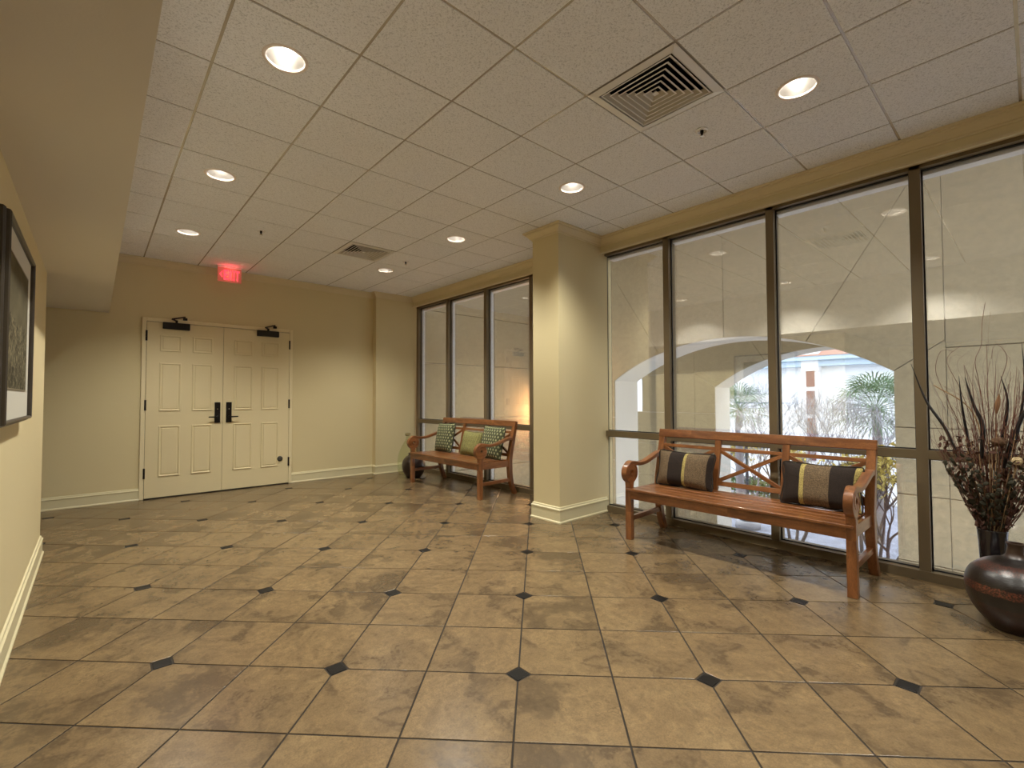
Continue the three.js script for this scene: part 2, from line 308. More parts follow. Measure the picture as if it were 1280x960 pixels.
// ---------------------------------------------------------------- the ceiling: lay-in tiles between recessed tees
const CT = 0.6096, CX = 0.4647, CZ = -3.0745, LIP = 0.0075;
const ceiling = struct('ceiling', [span(0.125, 4.6, H + 0.5, H + 0.6, ZF, ZB)], M.dark, 'suspended ceiling of square textured tiles');
const lightCells = [[0, -1], [0, 2], [0, 5], [4, 5], [4, 2], [4, -1], [4, -4], [0, -4], [0, -7], [4, -7]], ventCells = [[3, -3], [3, 4]], sprinklerCells = [[4, -3], [1, 4], [4, 4]];
const cellMid = (k, m) => [CX + CT * (k + 0.5), CZ - CT * (m + 0.5)];
{
  const uvPick = () => [rr(0, 9), rr(0, 9)];
  const face = (w, d, hole, off) => {
    const s = poly([[-w / 2, -d / 2], [w / 2, -d / 2], [w / 2, d / 2], [-w / 2, d / 2]]);
    if (hole) { const h = new THREE.Path(); h.absarc(0, 0, hole, 0, Math.PI * 2, true); s.holes.push(h); }
    const g = extrude(s, 0.016, hole ? 0 : 0.002, 24).rotateX(Math.PI / 2).translate(0, 0.016, 0);
    return metricUV(g, 'x', off);
  };
  const whole = [0, 1, 2, 3, 4, 5].map(() => face(CT - 2 * LIP, CT - 2 * LIP, 0, uvPick())), holed = face(CT - 2 * LIP, CT - 2 * LIP, 0.101, uvPick());
  const x0 = 0.125, x1 = 4.52, z0 = ZB, z1 = 2.6;
  for (let k = -1; k < 7; k++) for (let m = -10; m < 9; m++) {
    if (ventCells.some((c) => c[0] === k && c[1] === m)) continue;
    let a = CX + CT * k + LIP, b = a + CT - 2 * LIP, c = CZ - CT * m - LIP, d = c - CT + 2 * LIP;
    const cut = a < x0 || b > x1 || d < z0;
    a = Math.max(a, x0); b = Math.min(b, x1); d = Math.max(d, z0); if (b - a < 0.02 || c - d < 0.02) continue;
    const lit = lightCells.some((q) => q[0] === k && q[1] === m);
    const g = lit ? holed : cut ? face(b - a, c - d, 0, uvPick()) : whole[Math.floor(rnd() * 6)];
    const o = mesh('ceiling_tile', g, M.ceil, ceiling); o.position.set((a + b) / 2, H, (c + d) / 2);
    if (!cut && !lit) o.rotation.y = (Math.floor(rnd() * 4) * Math.PI) / 2;
  }
  for (let k = 0; k < 7; k++) mesh('ceiling_tee', span(CX + CT * k - 0.012, CX + CT * k + 0.012, H + 0.0045, H + 0.03, z1, z0, 'z'), M.tee, ceiling);
  for (let m = -9; m < 9; m++) mesh('ceiling_tee', span(x0, x1, H + 0.005, H + 0.03, CZ - CT * m - 0.012, CZ - CT * m + 0.012, 'x'), M.tee, ceiling);
  mesh('ceiling_border', span(x0, x1, H, H + 0.05, z1, ZF, 'x'), M.ceil, ceiling);
}

// ---------------------------------------------------------------- ceiling lights
const lampGlow = S({ color: rgb(0.9, 0.9, 0.9), emissive: rgb(1.0, 0.93, 0.82), emissiveIntensity: 10, roughness: 0.4 });
const reflectorM = S({ color: rgb(0.55, 0.53, 0.50), roughness: 0.3, metalness: 0.7 });
const ringM = S({ color: rgb(0.85, 0.76, 0.68), roughness: 0.35 });
function spot(x, y, z, strength = 1) {
  const l = new THREE.SpotLight(LAMP_COLOR, LAMP_CANDELA * strength, 0, 1.06, 0.62, 2);
  l.name = 'ceiling_light_beam'; l.position.set(x, y, z); l.target.position.set(x, y - 1, z); l.castShadow = true; l.shadow.radius = 2.2; scene.add(l, l.target);
}
function makeLight(label, [x, y, z]) {
  const t = thing('ceiling_light', label, 'ceiling light', [x, y, z], 0, 'recessed round ceiling lights');
  mesh('trim_ring', lathe([[0.099, 0.012], [0.097, -0.003], [0.104, -0.0065], [0.114, -0.006], [0.119, -0.001], [0.117, 0.0]], 56), ringM, t);
  mesh('reflector', lathe([[0.099, 0.0], [0.095, 0.03], [0.086, 0.075], [0.072, 0.115], [0.054, 0.14], [0.0005, 0.15]], 56), reflectorM, t);
  mesh('bulb', [lathe([[0.0005, 0.062], [0.018, 0.065], [0.031, 0.078], [0.036, 0.098], [0.033, 0.118], [0.02, 0.142], [0.016, 0.15]], 24)], lampGlow, t);
  return t;
}
{
  const labels = ['recessed ceiling light nearest the viewer at the soffit, its bright bulb plainly showing', 'recessed ceiling light in the middle of the row beside the low soffit', 'recessed ceiling light farthest along the row beside the soffit, near the exit sign', 'recessed ceiling light farthest along the window row, close to the far air vent', 'recessed ceiling light in the window row over the green-cushioned bench, left of the column top', 'recessed ceiling light in the window row just before the column', 'recessed ceiling light nearest the viewer in the window row, right of the large air vent', 'recessed ceiling light out of view above the viewer at the soffit', 'recessed ceiling light behind the viewer at the soffit', 'recessed ceiling light behind the viewer near the windows'];
  let proto;
  lightCells.forEach(([k, m], i) => {
    const [x, z] = cellMid(k, m);
    if (i === 0) proto = makeLight(labels[0], [x, H, z]); else dup(proto, [x, H, z], labels[i]);
    spot(x, H + 0.05, z);
  });
  [[-0.8, -0.33], [-2.1, -0.37]].forEach(([x, z], i) => { const o = dup(proto, [x, LOW, z], ['nearer recessed light of the low side ceiling, mirrored in the glass behind the stems', 'farther recessed light of the low side ceiling, mirrored in the glass behind the stems'][i]); o.scale.y = 0.15; spot(x, LOW - 0.012, z, 0.5); });
}

// ---------------------------------------------------------------- air vents and sprinklers
const ventInner = S({ color: rgb(0.58, 0.54, 0.45), roughness: 0.45 });
function makeVent(label, [x, y, z]) {
  const t = thing('ceiling_vent', label, 'air vent', [x, y, z], 0, 'square ceiling air vents');
  const ring = (r0, y0, r1, y1, th) => { // a square frustum sheet with thickness
    const q = (r, yy) => [[-r, yy, -r], [r, yy, -r], [r, yy, r], [-r, yy, r]], a = q(r0, y0), b = q(r1, y1), c = q(r0 + th, y0), d = q(r1 + th, y1), pos = [];
    for (let i = 0; i < 4; i++) { const j = (i + 1) % 4; for (const [p, s, u, v] of [[a[i], a[j], b[j], b[i]], [c[i], d[i], d[j], c[j]], [a[i], c[i], c[j], a[j]], [b[i], b[j], d[j], d[i]]]) pos.push(...p, ...s, ...u, ...p, ...u, ...v); }
    const g = new THREE.BufferGeometry(); g.setAttribute('position', new THREE.Float32BufferAttribute(pos, 3)); g.computeVertexNormals(); return clean(g);
  };
  mesh('frame', [ring(0.250, -0.008, 0.250, 0.05, 0.004), ring(0.250, -0.008, 0.297, -0.003, 0.004)], M.ventMetal, t);
  const lip = (r, w, y0, y1) => [span(-r, r, y0, y1, -r, -r + w), span(-r, r, y0, y1, r - w, r), span(-r, -r + w, y0, y1, -r + w, r - w), span(r - w, r, y0, y1, -r + w, r - w)];
  for (let i = 0; i < 6; i++) { const r = 0.240 - i * 0.037; const v = mesh('louvre', ring(r - 0.005, -0.004, r - 0.031, 0.020, 0.0018), ventInner, t); mesh('louvre_lit_edge', lip(r, 0.0075, -0.007, -0.004), M.white, v); }  // edges paler than the louvres: light caught by the lips is coloured in
  mesh('centre_plate', [new THREE.ConeGeometry(0.024, 0.024, 4).rotateY(Math.PI / 4).translate(0, 0.009, 0)], M.ventMetal, t);
  mesh('duct', [ring(0.298, 0.03, 0.298, 0.3, 0.004), span(-0.3, 0.3, 0.3, 0.31, -0.3, 0.3)], M.dark, t);
  return t;
}
{
  const a = cellMid(...ventCells[0]), b = cellMid(...ventCells[1]);
  const v = makeVent('large square air vent with nested louvres near the viewer, above the right bench', [a[0], H, a[1]]);
  dup(v, [b[0], H, b[1]], 'small-looking square air vent far down the ceiling near the double doors');
  const make = (label, [x, z]) => {
    const t = thing('ceiling_sprinkler', label, 'sprinkler', [x, H, z], 0, 'ceiling sprinkler heads');
    mesh('escutcheon', [lathe([[0.0, -0.003], [0.03, -0.004]], 28), new THREE.TorusGeometry(0.034, 0.0085, 10, 32).rotateX(Math.PI / 2).translate(0, -0.006, 0)], S({ color: rgb(0.93, 0.92, 0.9), roughness: 0.25 }), t);
    mesh('body', [lathe([[0.0, -0.045], [0.006, -0.044], [0.007, -0.03], [0.011, -0.022], [0.012, -0.004]], 16), bar(V(0.012, -0.02, 0), V(0.004, -0.043, 0), 0.004, 0.004, 0.001), bar(V(-0.012, -0.02, 0), V(-0.004, -0.043, 0), 0.004, 0.004, 0.001)], M.hardware, t);
    mesh('deflector', [new THREE.CylinderGeometry(0.015, 0.017, 0.0025, 20).translate(0, -0.047, 0)], M.chrome, t);
    return t;
  };
  const ls = ['ceiling sprinkler head right of the large near air vent', 'ceiling sprinkler head between the exit sign and the far left light', 'ceiling sprinkler head beside the far air vent, near the window-row lights'];
  let s; sprinklerCells.forEach((c, i) => { const p = cellMid(...c); if (!i) s = make(ls[0], p); else dup(s, [p[0], H, p[1]], ls[i]); });
}

// ---------------------------------------------------------------- windows: two runs of bronze framing with double panes
function windowRun(name, label, z0, z1, mullions, capLightM) {
  const w = structGroup(name, label), F0 = 4.595, F1 = 4.74, mw = 0.066, hf = 0.035;
  const frame = (n, g) => mesh(n, g, M.bronze, w);
  for (const z of mullions) {
    frame('mullion', [span(F0, F1 - 0.05, 0.0, 3.12, z - mw / 2, z + mw / 2)]);
    mesh('mullion_outer', [span(F1 - 0.05, F1 + 0.005, 0.0, 3.12, z - mw / 2 + 0.004, z + mw / 2 - 0.004)], capLightM, w);  // outer mullion half; pale in the far run to paint daylight onto it
  }
  frame('sill', [span(F0 - 0.012, F1, 0, 0.07, z0, z1, 'z')]);
  frame('head', [span(F0, F1, 3.072, 3.14, z0, z1, 'z')]);
  mesh('head_daylight_strip', [span(F1 - 0.045, F1 + 0.05, 3.040, 3.071, z0, z1, 'z')], M.white, w);  // pale strip painted for daylight on the underside of the outer head
  const s = [...mullions].sort((p, q) => q - p);
  for (let i = 0; i < s.length - 1; i++) {
    const za = s[i] - mw / 2, zb = s[i + 1] + mw / 2;
    frame('transom', [span(F0 + 0.002, F1 - 0.004, 0.893, 0.958, za, zb, 'z')]);
    for (const [ya, yb] of [[0.07, 0.893], [0.958, 3.072]]) {
      for (const x of [4.655, 4.682]) mesh('pane', span(x, x + 0.006, ya, yb, za, zb), M.glass, w);
      const e = 0.009; // black gasket round the opening
      mesh('gasket', [span(4.646, 4.655, ya, ya + e, za, zb), span(4.646, 4.655, yb - e, yb, za, zb), span(4.646, 4.655, ya, yb, za, za - e), span(4.646, 4.655, ya, yb, zb, zb + e)], M.gasket, w);
    }
  }
}
windowRun('window_1', 'far run of tall bronze-framed windows behind the green-cushioned bench', -3.86, -7.9, [-3.88, -4.75, -5.79, -6.86, -7.87], M.white);  // pale outer mullion halves are painted daylight; same framing as the near run
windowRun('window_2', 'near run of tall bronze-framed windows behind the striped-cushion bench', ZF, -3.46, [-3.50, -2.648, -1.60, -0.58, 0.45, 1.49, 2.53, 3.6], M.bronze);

// ---------------------------------------------------------------- double doors
{
  const y1 = 2.408, zf = ZB + 0.028;
  const cas = (x0, x1, ya, yb) => rbox(x1 - x0, yb - ya, 0.034, 0.006, 'y').translate((x0 + x1) / 2, (ya + yb) / 2, ZB + 0.012);
  const tr = struct('trim_3', [cas(0.462, 0.512, 0, 2.462), cas(2.335, 2.385, 0, 2.462), cas(0.512, 2.335, 2.414, 2.462)], M.doorTrim, 'cream casing around the double doors');
  mesh('threshold', [span(0.512, 2.335, -0.001, 0.012, ZB, ZB + 0.05)], M.hardware, tr);
  mesh('gap_shade', [span(0.512, 2.335, 0, 2.414, ZB - 0.02, ZB + 0.0015)], M.dark, tr);  // near-black sheet: shade in the gaps round the leaves, as colour
  const ringProfile = [[0, 0], [0.002, 0.008], [0.010, 0.011], [0.020, 0.006], [0.024, 0]];
  const leaf = (name, label, x0, x1, cols, plateX, leverDir, closerX, hingeX) => {
    const d = structGroup(name, label);
    mesh('door_leaf', rbox(x1 - x0, y1 - 0.014, 0.024, 0.003, 'y').translate((x0 + x1) / 2, 0.014 + (y1 - 0.014) / 2, ZB + 0.016), M.door, d);
    for (const [ya, yb] of [[0.292, 0.985], [1.185, 1.85], [2.01, 2.236]]) for (const [xa, xb] of cols) {
      const g = ringXY(xa, xb, ya, yb, ringProfile).translate(0, 0, zf - 0.0005);
      mesh('door_panel', [g, rbox(xb - xa - 0.07, yb - ya - 0.07, 0.012, 0.005, 'y').translate((xa + xb) / 2, (ya + yb) / 2, zf)], M.door, d);
    }
    const pl = mesh('lock_plate', [rbox(0.072, 0.30, 0.016, 0.005).translate(plateX, 1.154, zf + 0.008)], M.hardware, d);
    mesh('lever', [new THREE.CylinderGeometry(0.014, 0.016, 0.05, 16).rotateX(Math.PI / 2).translate(plateX, 1.09, zf + 0.035), rbox(0.115, 0.018, 0.014, 0.006).translate(plateX + leverDir * 0.058, 1.09, zf + 0.055)], M.hardware, pl);
    mesh('keyhole', [new THREE.CylinderGeometry(0.008, 0.008, 0.006, 12).rotateX(Math.PI / 2).translate(plateX, 1.205, zf + 0.018)], M.chrome, pl);
    for (const y of [0.35, 1.27, 2.215]) mesh('hinge', [new THREE.CylinderGeometry(0.010, 0.010, 0.14, 12).translate(hingeX, y, zf + 0.004), span(hingeX - 0.012, hingeX + 0.012, y - 0.07, y + 0.07, zf - 0.004, zf + 0.001)], M.hardware, d);
    const c = mesh('door_closer', [rbox(0.31, 0.092, 0.055, 0.008).translate(closerX, 2.366, zf + 0.030)], M.hardware, d);
    const e = V(closerX + 0.02, 2.43, zf + 0.09), f = V(closerX + 0.10, 2.505, zf + 0.035);
    mesh('closer_arm', [new THREE.CylinderGeometry(0.015, 0.015, 0.05, 14).translate(closerX, 2.425, zf + 0.03), bar(V(closerX, 2.44, zf + 0.03), V(closerX - 0.06, 2.452, zf + 0.11), 0.024, 0.010), bar(V(closerX - 0.06, 2.452, zf + 0.11), f, 0.022, 0.010), rbox(0.05, 0.035, 0.03, 0.004).translate(f.x, f.y - 0.028, f.z - 0.02)], M.hardware, c);
    return d;
  };
  leaf('door_1', 'left leaf of the cream double doors, six panels with a black lever', 0.515, 1.4135, [[0.66, 0.905], [1.035, 1.28]], 1.348, -1, 0.84, 0.512);
  const r = leaf('door_2', 'right leaf of the cream double doors, six panels with a dark spot low down', 1.4175, 2.332, [[1.555, 1.805], [1.93, 2.18]], 1.494, 1, 2.01, 2.336);
  mesh('door_bumper', [new THREE.SphereGeometry(0.042, 20, 10, 0, Math.PI * 2, 0, Math.PI / 2).scale(1, 0.5, 1).rotateX(Math.PI / 2).translate(2.206, 0.405, zf + 0.005)], S({ color: rgb(0.05, 0.045, 0.035), roughness: 0.9 }), r);
}

// ---------------------------------------------------------------- exit sign
{
  const font = await new FontLoader().loadAsync('fonts/droid/droid_sans_bold.typeface.json');
  const t = thing('exit_sign', 'hanging EXIT sign with glowing red letters and an arrow, in front of the double doors', 'sign', [1.428, H, -7.75]);
  const redM = S({ color: rgb(0.5, 0.02, 0.03), emissive: rgb(1.0, 0.075, 0.11), emissiveIntensity: 0.9, roughness: 0.4 });
  mesh('canopy', rbox(0.31, 0.022, 0.07, 0.004).translate(0, -0.011, 0), M.white, t);
  mesh('panel', rbox(0.30, 0.205, 0.018, 0.003).translate(0.004, -0.122, 0), P({ color: rgb(0.62, 0.40, 0.28), roughness: 0.35, transmission: 0.3, thickness: 0, emissive: rgb(1, 0.16, 0.13), emissiveIntensity: 0.12 }), t);
  const letters = [...'EXIT'].map((ch, i) => { const g = new TextGeometry(ch, { font, size: 0.15, depth: 0.004, curveSegments: 4, bevelEnabled: false }); g.computeBoundingBox(); const b = g.boundingBox; return g.translate(-b.min.x, -b.min.y, 0).scale(0.052 / Math.max(0.03, b.max.x - b.min.x) * (ch === 'I' ? 0.45 : 1), 1, 1).translate([-0.072, -0.014, 0.048, 0.078][i], -0.197, 0.009); });
  mesh('lettering', letters, redM, t);
  mesh('arrow', extrude(poly([[-0.128, -0.12], [-0.092, -0.072], [-0.082, -0.083], [-0.108, -0.12], [-0.082, -0.157], [-0.092, -0.168]]), 0.004).translate(0, 0, 0.009), redM, t);
  const l = new THREE.PointLight(rgb(1, 0.09, 0.1), 0.045, 0, 2); l.name = 'exit_sign_glow'; l.position.set(1.428, H - 0.1, -7.75 + 0.07); l.castShadow = true; l.shadow.radius = 3; scene.add(l);
}

// ---------------------------------------------------------------- framed picture
{
  const t = thing('framed_picture', 'large dark-framed sepia picture with a wide pale mat on the left wall', 'picture', [XL, 1.71, -3.495], Math.PI / 2);
  const w = 1.14, h = 0.96, fm = [[0, 0.0], [0, 0.030], [0.006, 0.038], [0.010, 0.038], [0.012, 0.050], [0.018, 0.055], [0.024, 0.053], [0.028, 0.046], [0.028, 0.0]];
  mesh('frame', ringXY(-w / 2, w / 2, -h / 2, h / 2, fm), S({ color: rgb(0.05, 0.038, 0.024), roughness: 0.38 }), t);
  mesh('mat', [span(-w / 2 + 0.027, w / 2 - 0.027, -h / 2 + 0.027, h / 2 - 0.027, 0.004, 0.034)], P({ color: rgb(0.60, 0.58, 0.50), roughness: 0.95, specularIntensity: 0.15 }), t);
  const art = canvasTex(512, 340, (c, W, Hh) => {
    const id = c.createImageData(W, Hh);
    for (let y = 0; y < Hh; y++) for (let x = 0; x < W; x++) {
      const v = y / Hh, n = fbm(x / 26, y / 26, 5), m = fbm(x / 7 + 40, y / 7, 3), hill = 0.46 + 0.16 * (fbm(x / 80, 3, 3) - 0.5);
      let g = v < hill ? 96 + 26 * (fbm(x / 90, y / 40, 4) - 0.5) : 84 + 70 * (n - 0.5) + 40 * smooth(0.5, 0.7, m) - 16 * smooth(0.75, 1, v);
      const k = (y * W + x) * 4; id.data[k] = g * 1.04; id.data[k + 1] = g * 0.97; id.data[k + 2] = g * 0.76; id.data[k + 3] = 255;
    }
    c.putImageData(id, 0, 0);
  });
  const print = new THREE.PlaneGeometry(w - 0.37, h - 0.32);
  mesh('print', print.translate(0, 0.015, 0.0355), P({ map: art, roughness: 0.9, specularIntensity: 0.15 }), t);
  mesh('fillet', ringXY(-w / 2 + 0.18, w / 2 - 0.18, -h / 2 + 0.155, h / 2 - 0.155, [[0, 0.034], [0.001, 0.0375], [0.008, 0.0375], [0.009, 0.034]]).translate(0, 0.015, 0), S({ color: rgb(0.16, 0.13, 0.08), roughness: 0.5 }), t);
}

// ---------------------------------------------------------------- benches (length along local x, sitter faces local +z)
function ribbon(pts, widths, n = 26) {
  const c = new THREE.SplineCurve(pts.map(([x, y]) => new THREE.Vector2(x, y))), L = [], R = [];
  for (let i = 0; i <= n; i++) { const t = i / n, p = c.getPoint(t), d = c.getTangent(t), f = t * (widths.length - 1), k = Math.min(widths.length - 2, Math.floor(f)), w = lerp(widths[k], widths[k + 1], f - k) / 2; L.push([p.x - d.y * w, p.y + d.x * w]); R.push([p.x + d.y * w, p.y - d.x * w]); }
  return poly([...L, ...R.reverse()]);
}
const side = (shape, th, x, bevel = 0.005, grain = 'y', curve = 20) => metricUV(extrude(shape, th, bevel, curve).rotateY(-Math.PI / 2).translate(x + th / 2, 0, 0), grain, [rr(0, 4), rr(0, 4)]);
function makeBench(label, [x, y, z]) {
  const t = thing('bench', label, 'bench', [x, y, z], -Math.PI / 2, 'wooden benches in front of the windows');
  const W = M.wood, wd = (n, g) => mesh(n, g, W, t), Lx = 0.885, zb = (yy) => -0.222 - (yy - 0.5) * 0.212;
  for (const s of [-1, 1]) {
    wd('leg', [rbox(0.06, 0.535, 0.058, 0.005, 'y').translate(s * Lx, 0.2675, 0.30)]);
    wd('back_leg', [side(ribbon([[-0.318, 0.0], [-0.262, 0.12], [-0.232, 0.26], [-0.222, 0.42], [-0.228, 0.52], [-0.27, 0.72], [-0.312, 0.90], [-0.326, 0.965]], [0.056, 0.058, 0.06, 0.066, 0.064, 0.058, 0.052, 0.05]), 0.062, s * (Lx + 0.002))]);
    const arm = new THREE.Shape(); arm.absarc(0.296, 0.636, 0.099, 0, Math.PI * 2, false);
    const hole = new THREE.Path(); hole.absarc(0.292, 0.640, 0.017, 0, Math.PI * 2, true); arm.holes.push(hole);
    const spiral = [...Array(40).keys()].map((i) => { const a = 1.2 + i * 0.24, r = 0.024 + i * 0.00155; return [0.292 + Math.cos(a) * r, 0.640 + Math.sin(a) * r]; });
    const neck = poly([[0.271, 0.50], [0.329, 0.50], [0.336, 0.552], [0.260, 0.552]]);
    const armRib = ribbon([[-0.262, 0.782], [-0.19, 0.778], [-0.08, 0.748], [0.04, 0.716], [0.15, 0.708], [0.24, 0.722], [0.30, 0.722], [0.345, 0.700]], [0.046, 0.044, 0.040, 0.038, 0.038, 0.042, 0.046, 0.03]);
    const a = wd('arm', [side(armRib, 0.062, s * Lx, 0.008, 'z'), side(arm, 0.058, s * Lx, 0.006, 'z', 40), side(neck, 0.056, s * Lx, 0.004)]);
    mesh('scroll_bead', [-1, 1].map((q) => taperTube(spiral.map(([pz, py]) => V(s * Lx + q * 0.029, py, pz)), 0.0035, 0.0035, 90, 6)), W, a);
    wd('side_rail', [rbox(0.032, 0.085, 0.50, 0.004, 'z').translate(s * Lx, 0.434, 0.035)]);
    wd('stretcher', [bar(V(s * Lx, 0.198, 0.285), V(s * Lx, 0.205, -0.235), 0.034, 0.046)]);
  }
  for (const z of [0.312, -0.205]) wd('seat_rail', [rbox(2 * Lx - 0.05, 0.088, 0.028, 0.004).translate(0, 0.432, z)]);
  for (let i = 0; i < 5; i++) { const d = i === 4 ? 0.118 : 0.104, z = -0.148 + i * 0.108 + (i === 4 ? 0.006 : 0); wd('seat_slat', [rbox(i === 4 ? 2 * Lx + 0.03 : 2 * Lx - 0.055, 0.024, d - 0.008, 0.007).translate(0, 0.4765 - 0.004 * Math.sin((i / 4) * Math.PI), z)]); }
  const tilt = (g, yy, x = 0) => g.rotateX(-0.21).translate(x, yy, zb(yy));
  wd('top_rail', [tilt(rbox(2 * Lx + 0.075, 0.082, 0.046, 0.007), 0.982)]);
  wd('back_rail', [tilt(rbox(2 * Lx - 0.05, 0.032, 0.026, 0.004), 0.862)]);
  wd('back_rail', [tilt(rbox(2 * Lx - 0.05, 0.044, 0.028, 0.004), 0.548)]);
  const px = [-Lx + 0.031, -0.295, 0.295, Lx - 0.031];
  for (const x of [-0.295, 0.295]) wd('stile', [tilt(rbox(0.056, 0.49, 0.034, 0.004, 'y'), 0.715, x)]);
  for (let i = 0; i < 3; i++) {
    const a = px[i] + (i ? 0.026 : 0), b = px[i + 1] - (i < 2 ? 0.026 : 0), y0 = 0.572, y1 = 0.846;
    wd('cross_brace', [bar(V(a, y0, zb(y0)), V(b, y1, zb(y1)), 0.034, 0.020)]);
    wd('cross_brace', [bar(V(a, y1, zb(y1) + 0.003), V(b, y0, zb(y0) + 0.003), 0.034, 0.020)]);
  }
  return t;
}
const benchR = makeBench('reddish wooden bench with two striped cushions, right of the column', [4.155, 0, -1.745]);
const benchL = dup(benchR, [4.155, 0, -5.855], 'brown wooden bench with three green cushions, left of the column');

// ---------------------------------------------------------------- cushions
function pillow(w, h, th, sag = 0.05) {
  const n = 22, pos = [], uv = [], idx = [];
  for (const f of [1, -1]) for (let i = 0; i <= n; i++) for (let j = 0; j <= n; j++) {
    const x = (i / n) * 2 - 1, y = (j / n) * 2 - 1, q = (1 - Math.pow(Math.abs(x), 3.2)) * (1 - Math.pow(Math.abs(y), 3.2));
    const px = x * (1 - sag * (1 - y * y) * Math.abs(x)), py = y * (1 - sag * (1 - x * x) * Math.abs(y)), wr = 0.05 * (fbm(x * 2.2 + w * 30, y * 2.2 + h * 20 + f * 5, 3) - 0.5);
    pos.push((px * w) / 2, (py * h) / 2, f * (th / 2) * (Math.pow(Math.max(0, q), 0.55) * (1 + wr * 3)) + f * 0.004); uv.push(f > 0 ? i / n : 1 - i / n, j / n);
  }
  const W = n + 1, off = W * W;
  for (let i = 0; i < n; i++) for (let j = 0; j < n; j++) { const a = i * W + j; idx.push(a, a + W, a + 1, a + W, a + W + 1, a + 1); const b = a + off; idx.push(b, b + 1, b + W, b + W, b + 1, b + W + 1); }
  const rim = (a, b) => idx.push(a, b, a + off, b, b + off, a + off);
  for (let i = 0; i < n; i++) { rim(i * W, (i + 1) * W); rim((i + 1) * W + n, i * W + n); rim(i + 1, i); rim(n * W + i, n * W + i + 1); }
  const g = new THREE.BufferGeometry(); g.setAttribute('position', new THREE.Float32BufferAttribute(pos, 3)); g.setAttribute('uv', new THREE.Float32BufferAttribute(uv, 2)); g.setIndex(idx); g.computeVertexNormals(); return g;
}
function weave(c, W, Hh, amount) { const id = c.getImageData(0, 0, W, Hh); for (let y = 0; y < Hh; y++) for (let x = 0; x < W; x++) { const k = (y * W + x) * 4, n = 1 + amount * (vnoise(x / 1.3, y / 6) - 0.5) + amount * (vnoise(x / 6 + 90, y / 1.3) - 0.5); for (let q = 0; q < 3; q++) id.data[k + q] = clamp(id.data[k + q] * n, 0, 255); } c.putImageData(id, 0, 0); }
const stripes = (bands) => canvasTex(512, 320, (c, W, Hh) => { for (const [a, b, col] of bands) { c.fillStyle = col; c.fillRect(a * W, 0, (b - a) * W + 1, Hh); } weave(c, W, Hh, 0.5); });
const TA = '#6b5942', DK = '#281d16', YE = '#a8985a';
const leafTex = canvasTex(512, 512, (c, W, Hh) => {
  c.fillStyle = '#4d5038'; c.fillRect(0, 0, W, Hh);
  for (let r = 0; r < 10; r++) for (let q = 0; q < 9; q++) {
    const x = (q + 0.5 + (r % 2) * 0.5) * (W / 9), y = (r + 0.5) * (Hh / 10);
    c.strokeStyle = '#8c9472'; c.lineWidth = 2; c.beginPath(); c.moveTo(x, y + 20); c.lineTo(x, y - 14); c.stroke();
    for (const [dx, dy, a] of [[-8, -4, 0.6], [8, -4, -0.6], [0, -18, 0]]) { c.fillStyle = dy < -10 ? '#cdc9a0' : '#94976a'; c.beginPath(); c.ellipse(x + dx, y + dy, 6.5, 12, -a, 0, 7); c.fill(); }
  }
  weave(c, W, Hh, 0.45);
});
const oliveTex = canvasTex(512, 400, (c, W, Hh) => {
  c.fillStyle = '#87834e'; c.fillRect(0, 0, W, Hh); c.strokeStyle = '#5e5a30'; c.lineWidth = 3;
  for (let r = 0; r < 6; r++) for (let q = 0; q < 7; q++) { c.strokeRect(q * 76 + 10, r * 70 + 8, 56, 46); c.strokeRect(q * 76 + 24, r * 70 + 20, 28, 22); }
  c.strokeStyle = '#b0ab74'; c.lineWidth = 3; for (let q = 0; q < 14; q++) { c.beginPath(); c.moveTo(q * 40, 0); c.bezierCurveTo(q * 40 + 60, 120, q * 40 - 50, 260, q * 40 + 20, 400); c.stroke(); }
  weave(c, W, Hh, 0.5);
});
const fabric = (t) => P({ map: t, roughness: 0.92, sheen: 0.25, sheenRoughness: 0.5, bumpMap: fineBump, bumpScale: 0.0006 });
function cushion(label, group, w, h, th, t, bench, lx, tiltX = -0.24, roll = 0, edge) {
  const g = thing('cushion', label, 'cushion', [0, 0, 0], 0, group);
  mesh('cover', pillow(w, h, th), fabric(t), g);
  const pts = [[-1, -1], [0, -0.95], [1, -1], [0.95, 0], [1, 1], [0, 0.95], [-1, 1], [-0.95, 0]].map(([x, y]) => V((x * w) / 2, (y * h) / 2, 0));
  const c = new THREE.CatmullRomCurve3(pts, true, 'catmullrom', 0.2);
  mesh('piping', [new THREE.TubeGeometry(c, 90, 0.006, 6, true)], edge, g);
  const cy = 0.492 + (h / 2) * Math.cos(tiltX), cz = -0.213 + (h / 2) * Math.sin(-tiltX) * -1 + 0.5 * h * 0.24 + th * 0.56;
  g.position.set(bench.position.x - cz, cy, bench.position.z + lx); g.rotation.order = 'YXZ'; g.rotation.set(tiltX, -Math.PI / 2, roll);
}
const edgeDark = S({ color: rgb(0.03, 0.022, 0.016), roughness: 0.9 }), edgeGreen = S({ color: rgb(0.05, 0.055, 0.035), roughness: 0.9 }), edgeOlive = S({ color: rgb(0.2, 0.19, 0.07), roughness: 0.9 });
cushion('brown and yellow striped cushion at the left end of the right-hand bench', 'striped cushions', 0.565, 0.335, 0.155, stripes([[0, 0.25, TA], [0.25, 0.52, DK], [0.52, 0.57, YE], [0.57, 0.93, TA], [0.93, 1, DK]]), benchR, -0.545, -0.24, -0.01, edgeDark);
cushion('brown and yellow striped cushion at the right end of the right-hand bench', 'striped cushions', 0.545, 0.335, 0.155, stripes([[0, 0.26, DK], [0.26, 0.32, YE], [0.32, 0.64, TA], [0.64, 0.93, DK], [0.93, 1, YE]]), benchR, 0.59, -0.24, 0.0, edgeDark);
